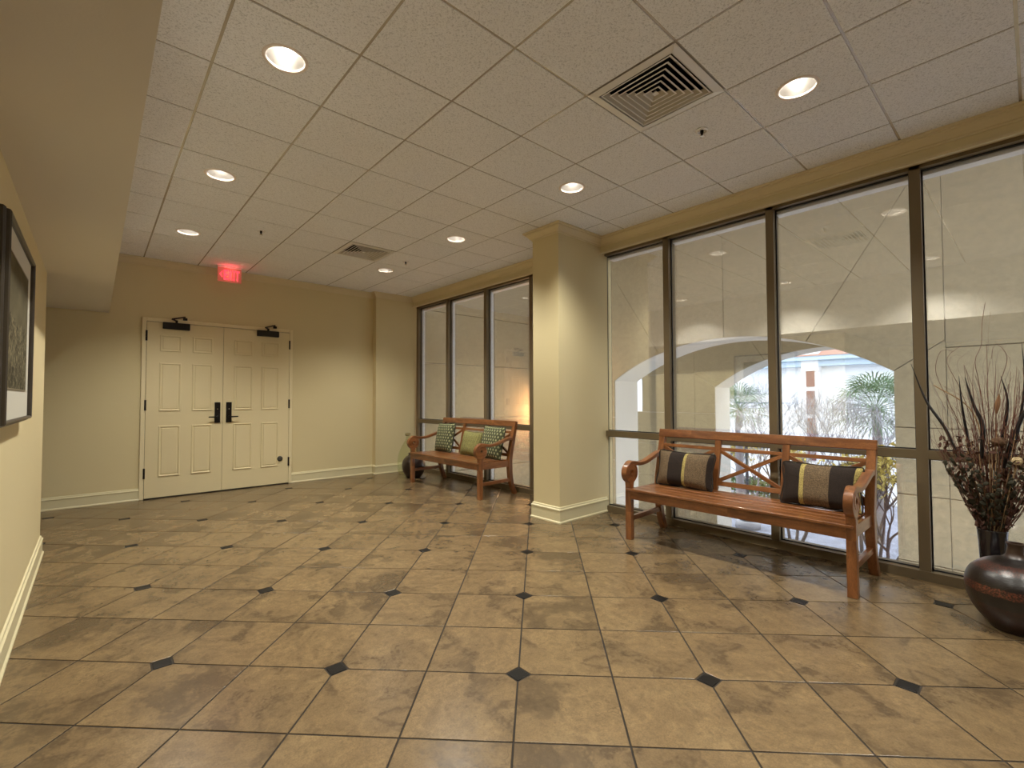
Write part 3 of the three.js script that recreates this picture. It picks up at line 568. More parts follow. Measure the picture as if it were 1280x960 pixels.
cushion('large leaf-patterned green cushion at the left end of the far bench', 'green cushions', 0.46, 0.46, 0.15, leafTex, benchL, -0.585, -0.22, 0.03, edgeGreen);
cushion('smaller plain olive cushion in the middle of the far bench', 'green cushions', 0.46, 0.355, 0.14, oliveTex, benchL, 0.11, -0.24, -0.02, edgeOlive);
cushion('large leaf-patterned green cushion at the right end of the far bench', 'green cushions', 0.46, 0.46, 0.15, leafTex, benchL, 0.63, -0.22, -0.02, edgeGreen);

// ---------------------------------------------------------------- vases
{
  const tVase = canvasTex(1024, 512, (c, W, Hh) => {
    const dark = '#1b1411', red = '#40251b', y = (v) => (1 - v) * Hh;
    c.fillStyle = dark; c.fillRect(0, 0, W, Hh);
    const band = (a, b, col) => { c.fillStyle = col; c.fillRect(0, y(b), W, y(a) - y(b)); };
    band(0, 0.32, '#2c1510'); band(0.445, 0.535, red); band(0.69, 0.77, '#3c2018'); band(0.84, 1, '#3b2a20');
    const dots = (a, b, col, n, s) => { for (let i = 0; i < n; i++) { c.fillStyle = col[i % col.length]; c.beginPath(); c.ellipse(rnd() * W, lerp(y(a), y(b), rnd()), s * rr(0.6, 1.4), s * rr(0.5, 1), rnd() * 3, 0, 7); c.fill(); } };
    dots(0.445, 0.535, ['#5e3020', '#20120e', '#6e3a28'], 1500, 3.2); dots(0.69, 0.77, ['#54291d', '#1c110d'], 1100, 3); dots(0.06, 0.32, ['#3a1a12', '#1d0f0b'], 900, 3.5);
  });
  const prof = [[0.0005, 0.0], [0.105, 0.0], [0.118, 0.008], [0.150, 0.045], [0.185, 0.095], [0.210, 0.150], [0.222, 0.205], [0.224, 0.245], [0.216, 0.290], [0.196, 0.330], [0.160, 0.366], [0.118, 0.390], [0.080, 0.404], [0.056, 0.416], [0.043, 0.434], [0.038, 0.456], [0.037, 0.478], [0.041, 0.496], [0.038, 0.499], [0.031, 0.494], [0.029, 0.44]];
  const fine = new THREE.SplineCurve(prof.map(([r, y]) => new THREE.Vector2(r, y))).getPoints(90).map((p) => [Math.max(0.0004, p.x), p.y]);
  const t = thing('squat_vase', 'squat round vase with dark and red-brown speckled bands and a thin neck', 'vase', [4.03, 0, -0.105]);
  const vg = lathe(fine, 72); for (let i = 0; i < vg.attributes.uv.count; i++) vg.attributes.uv.setY(i, Math.min(0.995, vg.attributes.position.getY(i) / 0.5));
  mesh('body', vg, P({ map: tVase, roughness: 0.32, clearcoat: 0.5, clearcoatRoughness: 0.3, bumpMap: fineBump, bumpScale: 0.0012 }), t);
  const v = thing('tall_vase', 'tapered black glossy vase that holds the dried stems, behind the squat vase', 'vase', [4.365, 0, -0.215]);
  mesh('body', lathe([[0.0004, 0], [0.052, 0], [0.055, 0.006], [0.060, 0.2], [0.068, 0.40], [0.074, 0.488], [0.0745, 0.494], [0.071, 0.496], [0.067, 0.488], [0.055, 0.2], [0.05, 0.04], [0.0004, 0.035]], 48), P({ color: rgb(0.012, 0.01, 0.011), roughness: 0.15, clearcoat: 0.6, clearcoatRoughness: 0.1 }), v);
  const p = thing('round_pot', 'dark brown globe-shaped pot on the floor behind the left bench end', 'pot', [4.10, 0, -7.13]);
  mesh('body', lathe(new THREE.SplineCurve([[0.0005, 0], [0.085, 0], [0.13, 0.03], [0.18, 0.11], [0.197, 0.205], [0.185, 0.285], [0.145, 0.345], [0.10, 0.375], [0.085, 0.395], [0.095, 0.415], [0.088, 0.417], [0.075, 0.39]].map(([r, y]) => new THREE.Vector2(r, y))).getPoints(60).map((q) => [Math.max(0.0004, q.x), q.y]), 60), P({ color: rgb(0.022, 0.012, 0.009), roughness: 0.3, clearcoat: 0.4, clearcoatRoughness: 0.25 }), p);
  const b = thing('glass_bottle', 'pale green glass bottle with a narrow neck in the far corner behind the round pot', 'bottle', [4.24, 0, -7.585]);
  const outer = [[0.0005, 0.0], [0.12, 0.0], [0.16, 0.02], [0.182, 0.09], [0.185, 0.2], [0.172, 0.32], [0.135, 0.44], [0.08, 0.54], [0.042, 0.60], [0.034, 0.64], [0.034, 0.69], [0.044, 0.70], [0.044, 0.72], [0.03, 0.722]];
  const sp = new THREE.SplineCurve(outer.map(([r, y]) => new THREE.Vector2(r, y))).getPoints(60).map((q) => [Math.max(0.0004, q.x), Math.max(0, q.y)]);
  mesh('body', lathe(sp, 56), P({ color: rgb(0.91, 0.94, 0.84), transmission: 1, roughness: 0.03, thickness: 0, ior: 1.5 }), b);
  mesh('collar', lathe([[0.036, 0.675], [0.047, 0.68], [0.049, 0.70], [0.047, 0.722], [0.036, 0.726]], 32), S({ color: rgb(0.30, 0.24, 0.10), roughness: 0.5 }), b);
}

// ---------------------------------------------------------------- dried stems in the tall vase; s = sideways as the viewer sees it, d = depth
{
  const C = V(4.365, 0, -0.215), E = V(0.05, 0, 0.9987), N = V(0.9987, 0, -0.05);
  const pt = (s, y, d = 0) => C.clone().addScaledVector(E, s).addScaledVector(N, d).setY(y);
  const stemM = S({ color: rgb(0.17, 0.09, 0.045), roughness: 0.85 }), podM = S({ color: rgb(0.010, 0.007, 0.006), roughness: 0.5 }), tanM = S({ color: rgb(0.36, 0.23, 0.11), roughness: 0.85 }), twigM = S({ color: rgb(0.15, 0.055, 0.032), roughness: 0.8 });
  const base = () => pt(rr(-0.035, 0.04), 0.36, rr(-0.035, 0.035));
  const pods = [
    ['long thin dark pod stalk leaning farthest left across the window mullion', [[-0.146, 0.928], [-0.211, 1.14], [-0.3, 1.318], [-0.379, 1.589]], 0.0115, -0.02],
    ['straight dark pod stalk second from left in the dried bunch', [[-0.095, 0.95], [-0.104, 1.078], [-0.124, 1.278], [-0.136, 1.494]], 0.010, 0.03],
    ['curved dark pod stalk third from left, with a thick dark foot', [[-0.039, 0.95], [-0.031, 1.175], [-0.066, 1.293], [-0.105, 1.48]], 0.0155, -0.03],
    ['dark pod stalk with a bent tip, right of the middle of the bunch', [[0.045, 0.95], [0.062, 1.101], [0.087, 1.333], [0.061, 1.487]], 0.013, 0.02],
    ['thick dark pod stalk leaning right, low in the bunch', [[0.06, 0.9], [0.087, 1.026], [0.162, 1.27], [0.22, 1.4]], 0.016, -0.05],
    ['tallest dark pod stalk at the right edge of the picture', [[0.1, 0.95], [0.14, 1.2], [0.166, 1.458], [0.159, 1.70]], 0.009, 0.05],
  ];
  for (const [label, pts, r, d] of pods) {
    const t = thing('pod_stalk', label, 'dried stalk', [0, 0, 0], 0, 'dark pod stalks'), line = pts.map(([s, y]) => pt(s, y, d));
    mesh('pod', taperTube(line, r, r, 24, 8, (q) => r * Math.max(0.12, Math.pow(Math.sin(Math.PI * clamp(0.10 + q * 0.88)), 0.65) * (1 - 0.55 * q))), podM, t);
    mesh('stem', taperTube([base(), line[0].clone().lerp(base(), 0.5), line[0]], 0.0035, 0.004, 10, 6), stemM, t);
  }
  { // cream flower, brown ball, seed head
    const f = thing('dried_flower', 'cream rose-like dried flower on a pale stem, low right in the bunch', 'dried flower'), c = pt(0.118, 0.955, -0.10), cream = S({ color: rgb(0.62, 0.49, 0.29), roughness: 0.9 });
    const petals = []; for (let k = 0; k < 3; k++) for (let i = 0; i < 7; i++) { const g = new THREE.SphereGeometry(0.016 - k * 0.003, 10, 6).scale(1, 0.8, 0.35); g.translate(0, 0, 0.020 - k * 0.006).rotateX(0).rotateY(((i + k * 0.5) / 7) * Math.PI * 2).rotateX(Math.PI / 2); petals.push(g.translate(0, 0, k * 0.005)); }
    const head = merge([...petals, new THREE.SphereGeometry(0.020, 14, 10).scale(1, 1, 0.7)]); head.lookAt(V(-1, 0.15, 0.1)); mesh('petals', head.translate(c.x, c.y, c.z), cream, f);
    mesh('stem', taperTube([pt(0.02, 0.40, -0.01), pt(0.061, 0.654, -0.06), c], 0.0026, 0.003, 14, 6), tanM, f);
    const b = thing('seed_ball', 'round brown dried seed head in the middle of the bunch', 'dried flower'), bc = pt(0.039, 1.067, -0.08);
    const ball = new THREE.IcosahedronGeometry(0.036, 3); const bp = ball.attributes.position; for (let i = 0; i < bp.count; i++) { const k = 1 + 0.16 * (vnoise(bp.getX(i) * 260 + 30, bp.getY(i) * 260 + bp.getZ(i) * 190 + 60) - 0.5); bp.setXYZ(i, bp.getX(i) * k, bp.getY(i) * k * 0.85, bp.getZ(i) * k); } ball.computeVertexNormals();
    mesh('head', [ball.translate(bc.x, bc.y, bc.z)], S({ color: rgb(0.11, 0.06, 0.03), roughness: 0.95 }), b);
    mesh('stem', taperTube([base(), pt(0.03, 0.75, -0.06), bc], 0.003, 0.003, 12, 6), stemM, b);
    const s = thing('seed_spike', 'slender upright brown seed spike above the round seed head', 'dried flower'), s0 = pt(0.034, 1.242, -0.02), s1 = pt(0.051, 1.371, -0.02);
    mesh('head', taperTube([s0, s0.clone().lerp(s1, 0.5), s1], 0.01, 0.01, 12, 8, (q) => 0.013 * Math.max(0.15, Math.sin(Math.PI * (0.1 + 0.85 * q)))), S({ color: rgb(0.25, 0.13, 0.06), roughness: 0.95 }), s);
    mesh('stem', taperTube([base(), pt(0.02, 0.9, -0.02), s0], 0.003, 0.0025, 12, 6), stemM, s);
    const k = thing('brown_stick', 'pale brown bare stick slanting up to the left', 'dried stalk');
    mesh('stick', taperTube([base(), pt(-0.03, 1.02, 0.04), pt(-0.09, 1.279, 0.05), pt(-0.266, 1.436, 0.05)], 0.004, 0.004, 20, 6), tanM, k);
  }
  { // fine red twigs: nobody could count them
    const g = [];
    for (let i = 0; i < 95; i++) {
      const a = rr(-1, 1), top = rr(1.15, 1.66) - 0.22 * Math.abs(a), s1 = a * 0.29 + rr(-0.04, 0.04), d = rr(-0.16, 0.16), p = [base()];
      const k = 7; for (let q = 1; q <= k; q++) { const t = q / k, w = 0.022 * t; p.push(pt(s1 * Math.pow(t, 0.8) + rr(-w, w), lerp(0.40, top, t), d * t + rr(-w, w))); }
      g.push(taperTube(p, 0.0026, 0.0009, 22, 4));
      if (i % 2) { const q = p[4]; g.push(taperTube([q, q.clone().add(V(rr(-0.03, 0.03), 0.1, rr(-0.05, 0.05))), q.clone().add(V(rr(-0.06, 0.06), 0.22, rr(-0.1, 0.1)))], 0.0017, 0.0008, 10, 4)); }
    }
    for (const pts of [[[0, 0.9], [-0.04, 1.45], [-0.054, 1.598], [-0.024, 1.689], [-0.018, 1.82], [0.001, 1.977]], [[0.02, 0.9], [0.05, 1.4], [0.09, 1.62], [0.04, 1.70], [0.02, 1.6]], [[-0.05, 0.9], [-0.2, 1.35], [-0.25, 1.55], [-0.21, 1.68], [-0.16, 1.66]], [[0.0, 0.9], [0.0, 1.4], [0.002, 1.7]], [[-0.02, 0.9], [-0.13, 1.4], [-0.19, 1.62], [-0.12, 1.7]]]) g.push(taperTube([base(), ...pts.map(([s, y]) => pt(s, y, rr(-0.04, 0.04)))], 0.0032, 0.0012, 40, 5));
    const o = mesh('dried_twigs', g, twigM); o.userData = { kind: 'stuff', label: 'fine curly reddish-brown twigs fanning out of the black vase', category: 'twigs' };
    const st = []; // pale straws among the stems
    for (let i = 0; i < 34; i++) { const a = rr(-1, 1), d = rr(-0.12, 0.06), y = rr(0.85, 1.2); st.push(taperTube([base(), pt(a * 0.10, 0.68, d * 0.6), pt(a * 0.21 + rr(-0.02, 0.02), y, d)], 0.0028, 0.0016, 10, 4)); }
    mesh('dried_straws', st, tanM).userData = { kind: 'stuff', label: 'pale brown straws standing among the dark leaves in the black vase', category: 'straws' };
    const lf = []; // small dark dried leaves and petals low in the bunch
    for (let i = 0; i < 720; i++) {
      const y = 0.50 + 0.60 * Math.pow(rnd(), 1.25), w = 0.04 + (y - 0.48) * 0.34 + rr(-0.02, 0.03), s = rr(-w, w), leaf = new THREE.CircleGeometry(rr(0.007, 0.017), 5).scale(0.6, 1.5, 1); leaf.rotateX(rr(0, 6)).rotateY(rr(0, 6)).rotateZ(rr(0, 6)); const q = pt(s, y, rr(-w, w) * 0.8); lf.push(leaf.translate(q.x, q.y, q.z));
    }
    const q = mesh('dried_leaves', lf, S({ color: rgb(0.075, 0.030, 0.017), roughness: 0.9 })); q.userData = { kind: 'stuff', label: 'small dark red-brown dried leaves packed in the middle of the bunch', category: 'leaves' };
  }
  const eucM = S({ color: rgb(0.035, 0.032, 0.017), roughness: 0.75 });
  [[-0.236, 0.92, -0.03], [-0.20, 0.86, 0.08], [-0.17, 0.95, -0.12], [-0.12, 0.98, -0.14], [-0.05, 0.9, -0.15], [0.03, 0.88, -0.15], [0.1, 0.95, -0.15], [0.15, 0.92, -0.1], [0.2, 0.9, 0.0], [0.23, 0.82, 0.08]].forEach(([s, y, d], i) => {
    const t = thing('leafy_sprig', `dark round-leaved sprig, ${['first', 'second', 'third', 'fourth', 'fifth', 'sixth', 'seventh', 'eighth', 'ninth', 'tenth'][i]} from the left low in the dried bunch`, 'dried sprig', [0, 0, 0], 0, 'dark leafy sprigs');
    const line = [pt(rr(-0.03, 0.03), 0.40, 0), pt(s * 0.32, lerp(0.45, y, 0.35), d * 0.4), pt(s * 0.68, lerp(0.45, y, 0.72), d * 0.8), pt(s, y, d)], c = new THREE.CatmullRomCurve3(line), lv = [];
    mesh('stem', taperTube(line, 0.0028, 0.0014, 16, 5), stemM, t);
    for (let k = 0; k < 26; k++) {
      const q = 0.22 + (k / 26) * 0.78, p = c.getPointAt(Math.min(0.995, q)), sz = 0.021 * (1.15 - 0.45 * q), lf = new THREE.SphereGeometry(sz, 8, 5).scale(0.75, 1, 0.14).translate(0, sz, 0);
      lf.rotateX(rr(-0.5, 0.5)).rotateZ((k % 2 ? 1 : -1) * rr(0.7, 1.3)).rotateY(rr(0, 6.28)); lv.push(lf.translate(p.x, p.y, p.z));
    }
    mesh('leaves', lv, eucM, t).userData = { kind: 'stuff' };
  });
}

// ---------------------------------------------------------------- outside: an arcade of cast-stone walls, a plaza one storey down, planting and a white building
const G0 = -3.4;
struct('plaza_ground', [span(4.8, 90, G0 - 0.3, G0, 60, -70, 'x')], M.pave, 'pale pebbled plaza paving one storey below the windows');
struct('arcade_roof', [span(4.79, 14.6, 4.6, 4.9, 3.0, -12, 'x')], M.plaster, 'plaster ceiling of the arcade outside');
// shapes are drawn with u = -z and v = y, then stood up in the plane x = a
const stand = (shape, a, th, bevel, curve = 40) => metricUV(extrude(shape, th, bevel, curve).rotateY(Math.PI / 2).translate(a, 0, 0), 'z', [rr(0, 5), rr(0, 5)]);
function arch(b0, b1, spring, crown) { const c = (b0 + b1) / 2, hw = (b1 - b0) / 2, rise = crown - spring, R = (hw * hw + rise * rise) / (2 * rise), cy = crown - R; return { b0, b1, c, spring, crown, R, cy, y: (b) => cy + Math.sqrt(Math.max(0, R * R - (b - c) * (b - c))), arc: (p, q, n = 18) => [...Array(n + 1).keys()].map((i) => { const b = lerp(p, q, i / n); return [b, cy + Math.sqrt(Math.max(0, R * R - (b - c) * (b - c)))]; }) }; }
function archWall(name, label, a, th, uEdges, A, side1, side2, joint, topY, courses, slit) {
  const core = poly([[uEdges[0], G0], [A.b0, G0], ...A.arc(A.b0, A.b1, 30), [A.b1, G0], [uEdges[1], G0], [uEdges[1], 4.6], [uEdges[0], 4.6]]);
  if (slit) { const h = new THREE.Path(); [[slit[0], slit[2]], [slit[0], slit[3]], [slit[1] + 0.7, slit[3]], [slit[1] + 0.7, slit[2]]].forEach((p, i) => (i ? h.lineTo(...p) : h.moveTo(...p))); h.closePath(); core.holes.push(h); }
  const w = struct(name, [stand(core, a + 0.045, th - 0.045, 0)], M.stoneLitCore, label);
  const g = 0.006, panel = (pts) => {
    const c = pts.reduce((s, p) => [s[0] + p[0] / pts.length, s[1] + p[1] / pts.length], [0, 0]);
    const q = pts.map((p) => { const l = Math.hypot(p[0] - c[0], p[1] - c[1]); return [p[0] - ((p[0] - c[0]) / l) * g * 1.3, p[1] - ((p[1] - c[1]) / l) * g * 1.3]; });
    mesh('stone_panel', stand(poly(q), a, 0.047, 0.003), M.stone, w);
  };
  const rect = (u0, u1, v0, v1) => { if (u1 - u0 > 0.03 && v1 - v0 > 0.03) panel([[u0, v0], [u1, v0], [u1, v1], [u0, v1]]); };
  const [l0, l1] = [side1, side2], jd = joint.at, jt = joint.top; // pier edges, radial joints
  const slope = 0.26 / 0.36, up = (e, s) => A.spring + Math.abs(e - s) * slope;
  // spandrels either side of the crown
  for (const m of [-1, 1]) {
    const s = m < 0 ? A.b0 : A.b1, pier = m < 0 ? l0 : l1, j = A.c + m * jd, t = A.c + m * jt, o = (pts) => panel(pts);
    o([...A.arc(s, j, 12), [t, topY], [pier, topY], [pier, up(pier, s)]]);
    o([...A.arc(j, A.c, 12), [A.c, topY], [t, topY]]);
    const u0 = Math.min(s, pier), u1 = Math.max(s, pier);
    let prev = G0;
    for (const y of courses) { if (y < A.spring - 0.15) { rect(u0, u1, prev, y); prev = y; } }
    panel(m > 0 ? [[u0, prev], [u1, prev], [u1, up(pier, s)], [u0, A.spring]] : [[u0, prev], [u1, prev], [u1, A.spring], [u0, up(pier, s)]]);
  }
  rect(l0, A.c, topY, 4.6); rect(A.c, l1, topY, 4.6);
  const cols = (from, to) => { const step = 1.02, n = Math.max(1, Math.round(Math.abs(to - from) / step)); return [...Array(n).keys()].map((i) => [lerp(from, to, i / n), lerp(from, to, (i + 1) / n)].sort((p, q) => p - q)); };
  for (const [from, to] of [[l0, uEdges[0]], [l1, uEdges[1]]]) for (const [u0, u1] of cols(from, to)) {
    let prev = G0;
    for (const y of [...courses, topY, 4.6]) {
      if (slit && u0 < slit[1] && u1 > slit[0] && prev < slit[3] && y > slit[2]) { rect(u0, slit[0], prev, y); rect(slit[1], u1, prev, y); rect(slit[0], slit[1], prev, slit[2]); rect(slit[0], slit[1], slit[3], y); } else rect(u0, u1, prev, y);
      prev = y;
    }
  }
}
const courses = [-2.42, -1.06, -0.085, 0.9, 2.05];
archWall('arcade_wall', 'cast-stone arcade wall with a wide segmental arch just outside the windows', 9.0, 0.95, [-3.0, 8.3], arch(1.44, 6.53, 1.74, 2.50), 0.85, 7.13, { at: 1.385, top: 2.81 }, 4.6, courses);
archWall('arcade_wall', 'outer cast-stone arcade wall with a second wide arch beyond the first', 13.0, 0.96, [-3.0, 10.5], arch(0.38, 6.03, 1.63, 2.56), -0.3, 6.62, { at: 1.5, top: 2.9 }, 4.6, courses, [8.37, 8.55, 0.9, 1.98]);
{ // end wall across the arcade, facing the viewer's end
  const w = struct('arcade_wall', [span(4.6, 9.0, G0, 4.6, -8.36, -8.6, 'x')], M.stoneLitCore, 'cast-stone end wall of the arcade seen through the far windows');
  struct('arcade_wall', [span(9.9, 13.1, G0, 4.6, -10.4, -10.6, 'x')], M.stoneLitCore, 'cast-stone end wall between the two arches');
  const xs = [4.6, 5.74, 6.86, 7.95, 9.0], ys = [G0, -2.4, -1.3, -0.2, 0.91, 2.07, 3.16, 4.6];
  for (let i = 0; i < 4; i++) for (let j = 0; j < 7; j++) { const d = 0.007, g = metricUV(extrude(poly([[xs[i] + d, ys[j] + d], [xs[i + 1] - d, ys[j] + d], [xs[i + 1] - d, ys[j + 1] - d], [xs[i] + d, ys[j + 1] - d]]), 0.06, 0.003).translate(0, 0, -8.36), 'x', [rr(0, 5), rr(0, 5)]); mesh('stone_panel', g, M.stone, w); }
  const t = thing('wall_lantern', 'wall lantern with a warm glow at the arcade corner, hidden behind the column', 'lantern', [8.15, 1.0, -7.86], Math.PI / 2);
  mesh('bracket', [rbox(0.42, 0.04, 0.04, 0.008).translate(0.21, 0.255, 0), rbox(0.02, 0.2, 0.12, 0.006).translate(0.425, 0.2, 0)], M.hardware, t);
  mesh('cage', [lathe([[0.0005, 0.26], [0.03, 0.23], [0.10, 0.16], [0.10, 0.15]], 20), lathe([[0.07, -0.17], [0.07, -0.15], [0.0005, -0.14]], 20), ...[0, 1, 2, 3].map((i) => bar(V(0.09 * Math.cos(i * 1.57), 0.15, 0.09 * Math.sin(i * 1.57)), V(0.065 * Math.cos(i * 1.57), -0.15, 0.065 * Math.sin(i * 1.57)), 0.008, 0.008, 0.002))], M.hardware, t);
  mesh('bulb', [new THREE.SphereGeometry(0.05, 20, 14)], S({ color: rgb(1, 0.8, 0.55), emissive: rgb(1, 0.52, 0.2), emissiveIntensity: 4 }), t);
  const l = new THREE.PointLight(rgb(1, 0.55, 0.28), 6.0, 0, 2); l.name = 'wall_lantern_glow'; l.position.set(8.15, 1.0, -7.86); l.castShadow = true; l.shadow.radius = 2.2; scene.add(l);
}
{ // white building across the plaza
  const t = thing('white_building', 'long white stucco building with a pale blue eave and red-panelled pilasters across the plaza', 'building', [26, G0, 0]);
  const wall = S({ color: rgb(0.88, 0.90, 0.91), roughness: 0.9, bumpMap: fineBump, bumpScale: 0.003 }), eave = S({ color: rgb(0.50, 0.62, 0.72), roughness: 0.6 }), roofM = S({ color: rgb(0.34, 0.17, 0.12), roughness: 0.85 }), brick = S({ color: rgb(0.20, 0.085, 0.08), roughness: 0.9, bumpMap: fineBump, bumpScale: 0.004 });
  mesh('wall', [span(0, 8, 0, 6.35, 14, -40, 'z')], wall, t);
  mesh('eave', [span(-0.55, 8.4, 6.22, 6.62, 14.5, -40.5, 'z'), span(-0.75, -0.5, 6.5, 6.7, 14.6, -40.6, 'z')], eave, t);
  mesh('roof', [extrude(poly([[-0.8, 6.7], [4.0, 8.3], [8.8, 6.7]]), 55.4).translate(0, 0, -40.7)], roofM, t);
  for (const z of [2.1, -7.2, -20.0, -29.3]) {
    const p = mesh('pilaster', [span(-0.45, 0.1, 0, 6.25, z - 0.31, z + 0.31), span(-0.56, 0.1, 6.0, 7.0, z - 0.36, z + 0.36)], S({ color: rgb(0.88, 0.88, 0.88), roughness: 0.85 }), t);
    for (const [a, b] of [[0.6, 1.55], [1.75, 2.65], [2.85, 3.75], [3.95, 5.05], [5.25, 6.15]]) mesh('brick_panel', [span(-0.52, -0.4, a, b, z - 0.17, z + 0.17)], brick, p);
  }
}
// ---- planting
const barkGrey = S({ color: rgb(0.24, 0.22, 0.22), roughness: 0.9 }), barkDark = S({ color: rgb(0.11, 0.085, 0.08), roughness: 0.9 });
function growTree(name, label, [x, z], h, spread, stems, m, twigM, leafM, group) {
  const t = thing(name, label, 'tree', [x, G0, z], rr(0, 6), group), trunk = [], twig = [], leaf = [];
  const grow = (p, dir, len, r, lvl) => {
    const q = p.clone().addScaledVector(dir, len), mid = p.clone().lerp(q, 0.5).add(V(rr(-1, 1), rr(-0.3, 0.6), rr(-1, 1)).multiplyScalar(len * 0.09));
    (lvl < 2 ? trunk : twig).push(taperTube([p, mid, q], r, r * 0.62, lvl < 2 ? 6 : 3, lvl < 2 ? 6 : 3));
    if (leafM && lvl >= 3) for (let k = 0; k < 1; k++) { const s = rr(0.04, 0.075), g = new THREE.CircleGeometry(s, 5).scale(0.7, 1, 1).rotateX(rr(0, 6)).rotateY(rr(0, 6)); const c = p.clone().lerp(q, rnd()).add(V(rr(-0.1, 0.1), rr(-0.1, 0.1), rr(-0.1, 0.1))); leaf.push(g.translate(c.x, c.y, c.z)); }
    if (lvl >= 5) return;
    const n = lvl < 1 ? 3 : lvl < 4 ? 3 : 4;
    for (let i = 0; i < n; i++) { const d = dir.clone().add(V(rr(-1, 1), rr(-0.1, 0.7), rr(-1, 1)).multiplyScalar(0.52)).normalize(); grow(q.clone(), d, len * rr(0.6, 0.84), r * 0.58, lvl + 1); }
  };
  for (let i = 0; i < stems; i++) { const a = (i / stems) * 6.28 + rr(0, 1), d = V(Math.cos(a) * spread, 1, Math.sin(a) * spread).normalize(); grow(V(Math.cos(a) * 0.12, -0.02, Math.sin(a) * 0.12), d, h * 0.30, 0.055, 0); }
  mesh('trunk', trunk, m, t); mesh('twigs', twig, twigM, t).userData = { kind: 'stuff' };
  if (leaf.length) mesh('leaves', leaf, leafM, t).userData = { kind: 'stuff' };
  return t;
}
const twigPale = S({ color: rgb(0.42, 0.42, 0.46), roughness: 0.9 }), leafYellow = S({ color: rgb(0.62, 0.50, 0.12), roughness: 0.8 }), leafGreen = S({ color: rgb(0.10, 0.17, 0.05), roughness: 0.8 });
growTree('bare_tree', 'bare grey many-stemmed tree framed by the arch left of the brick pilaster', [16.6, -5.2], 5.4, 0.26, 3, barkDark, twigPale, null);
growTree('bare_tree', 'bare grey many-stemmed tree in front of the building, right of the brick pilaster', [16.9, -3.5], 5.2, 0.28, 3, barkDark, twigPale, null);
growTree('bare_tree', 'bare pale tree far left in the arch beside the palm', [20.5, -8.3], 5.6, 0.25, 3, barkGrey, twigPale, null);
growTree('yellow_shrub_tree', 'small tree with sparse yellow leaves at the right edge of the arch', [15.0, -2.6], 3.5, 0.34, 4, barkDark, barkDark, leafYellow);
growTree('yellow_shrub_tree', 'low yellow-green shrub beyond the lamp post', [21.5, -8.0], 3.2, 0.4, 4, barkGrey, barkGrey, leafYellow);
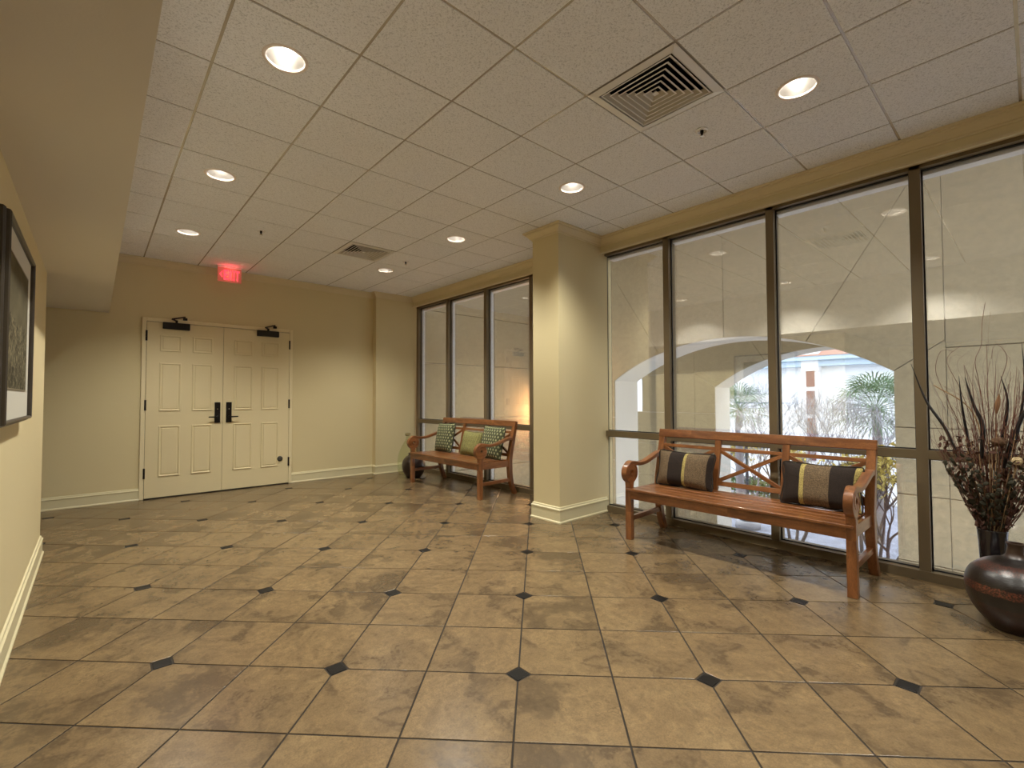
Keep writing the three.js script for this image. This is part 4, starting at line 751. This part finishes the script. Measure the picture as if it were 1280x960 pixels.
function palm(label, [x, z], h, n, L) {
  const t = thing('fan_palm', label, 'palm tree', [x, G0, z], rr(0, 6), 'fan palms');
  mesh('trunk', [taperTube([V(0, -0.02, 0), V(0.05, h * 0.5, 0.03), V(0, h, 0)], 0.16, 0.13, 14, 9)], barkGrey, t);
  const leafM = S({ color: rgb(0.13, 0.21, 0.11), roughness: 0.7, side: THREE.DoubleSide });
  for (let i = 0; i < n; i++) {
    const a = i * 2.399, el = lerp(1.25, -0.5, i / n), d = V(Math.cos(a) * Math.cos(el), Math.sin(el), Math.sin(a) * Math.cos(el)), p0 = V(0, h, 0), p1 = p0.clone().addScaledVector(d, L * 0.55);
    const g = [taperTube([p0, p0.clone().lerp(p1, 0.5).add(V(0, 0.06, 0)), p1], 0.016, 0.010, 6, 4)], up = V(0, 1, 0), sd = d.clone().cross(up).normalize(), nn = sd.clone().cross(d).normalize();
    for (let k = 0; k < 15; k++) { // the fan's blades droop at their tips
      const f = (k / 14 - 0.5) * 3.3, dir = d.clone().multiplyScalar(Math.cos(f)).addScaledVector(sd, Math.sin(f)), l = L * 0.55 * (0.75 + 0.25 * Math.cos(f)), w = sd.clone().multiplyScalar(Math.cos(f)).addScaledVector(d, -Math.sin(f)).multiplyScalar(0.022);
      const m = p1.clone().addScaledVector(dir, l * 0.6).addScaledVector(nn, 0.02), e = p1.clone().addScaledVector(dir, l).add(V(0, -l * 0.28, 0)), q = [p1, m.clone().add(w), m.clone().sub(w), e], b = new THREE.BufferGeometry();
      b.setAttribute('position', new THREE.Float32BufferAttribute([q[0], q[1], q[2], q[1], q[3], q[2]].flatMap((v) => [v.x, v.y, v.z]), 3)); b.computeVertexNormals(); g.push(clean(b));
    }
    mesh('frond', g, leafM, t);
  }
  return t;
}
palm('fan palm with a dense crown at the right side of the arch', [19.2, -3.55], 4.3, 36, 1.5);
palm('fan palm at the left side of the arch, partly behind the stone jamb', [19.5, -8.05], 4.2, 28, 1.35);
{ // lamp post
  const t = thing('lamp_post', 'black lamp post with a white globe on the plaza, seen through the bench back', 'lamp post', [17.9, G0, -7.15]);
  mesh('base', lathe([[0.0005, 0], [0.42, 0], [0.42, 0.22], [0.30, 0.26], [0.0005, 0.27]], 28), S({ color: rgb(0.32, 0.32, 0.34), roughness: 0.85 }), t);
  mesh('post', lathe([[0.27, 0.26], [0.25, 0.36], [0.16, 0.62], [0.09, 0.74], [0.07, 0.95], [0.055, 1.1], [0.05, 3.2], [0.09, 3.24], [0.09, 3.3], [0.0005, 3.32]], 24), S({ color: rgb(0.035, 0.045, 0.055), roughness: 0.5 }), t);
  mesh('globe', new THREE.SphereGeometry(0.2, 24, 16).translate(0, 3.5, 0), S({ color: rgb(0.85, 0.85, 0.82), roughness: 0.3 }), t);
  const b = thing('planting_bed', 'low mulch bed with a clipped hedge beyond the lamp post', 'hedge', [21.8, G0, -8.3]);
  mesh('mulch', rbox(2.6, 0.16, 3.6, 0.05, 'z').translate(0, 0.06, 0), S({ color: rgb(0.30, 0.15, 0.08), roughness: 1 }), b);
  const lv = []; for (let i = 0; i < 1800; i++) { const s = rr(0.05, 0.11), g = new THREE.CircleGeometry(s, 4).scale(0.6, 1, 1).rotateX(rr(0, 6)).rotateY(rr(0, 6)); lv.push(g.translate(rr(-0.9, 0.9), 0.12 + 1.05 * Math.sqrt(rnd()), rr(-1.6, 1.6))); }
  mesh('hedge_leaves', lv, leafGreen, b).userData = { kind: 'stuff' };
}

renderer.render(scene, camera);
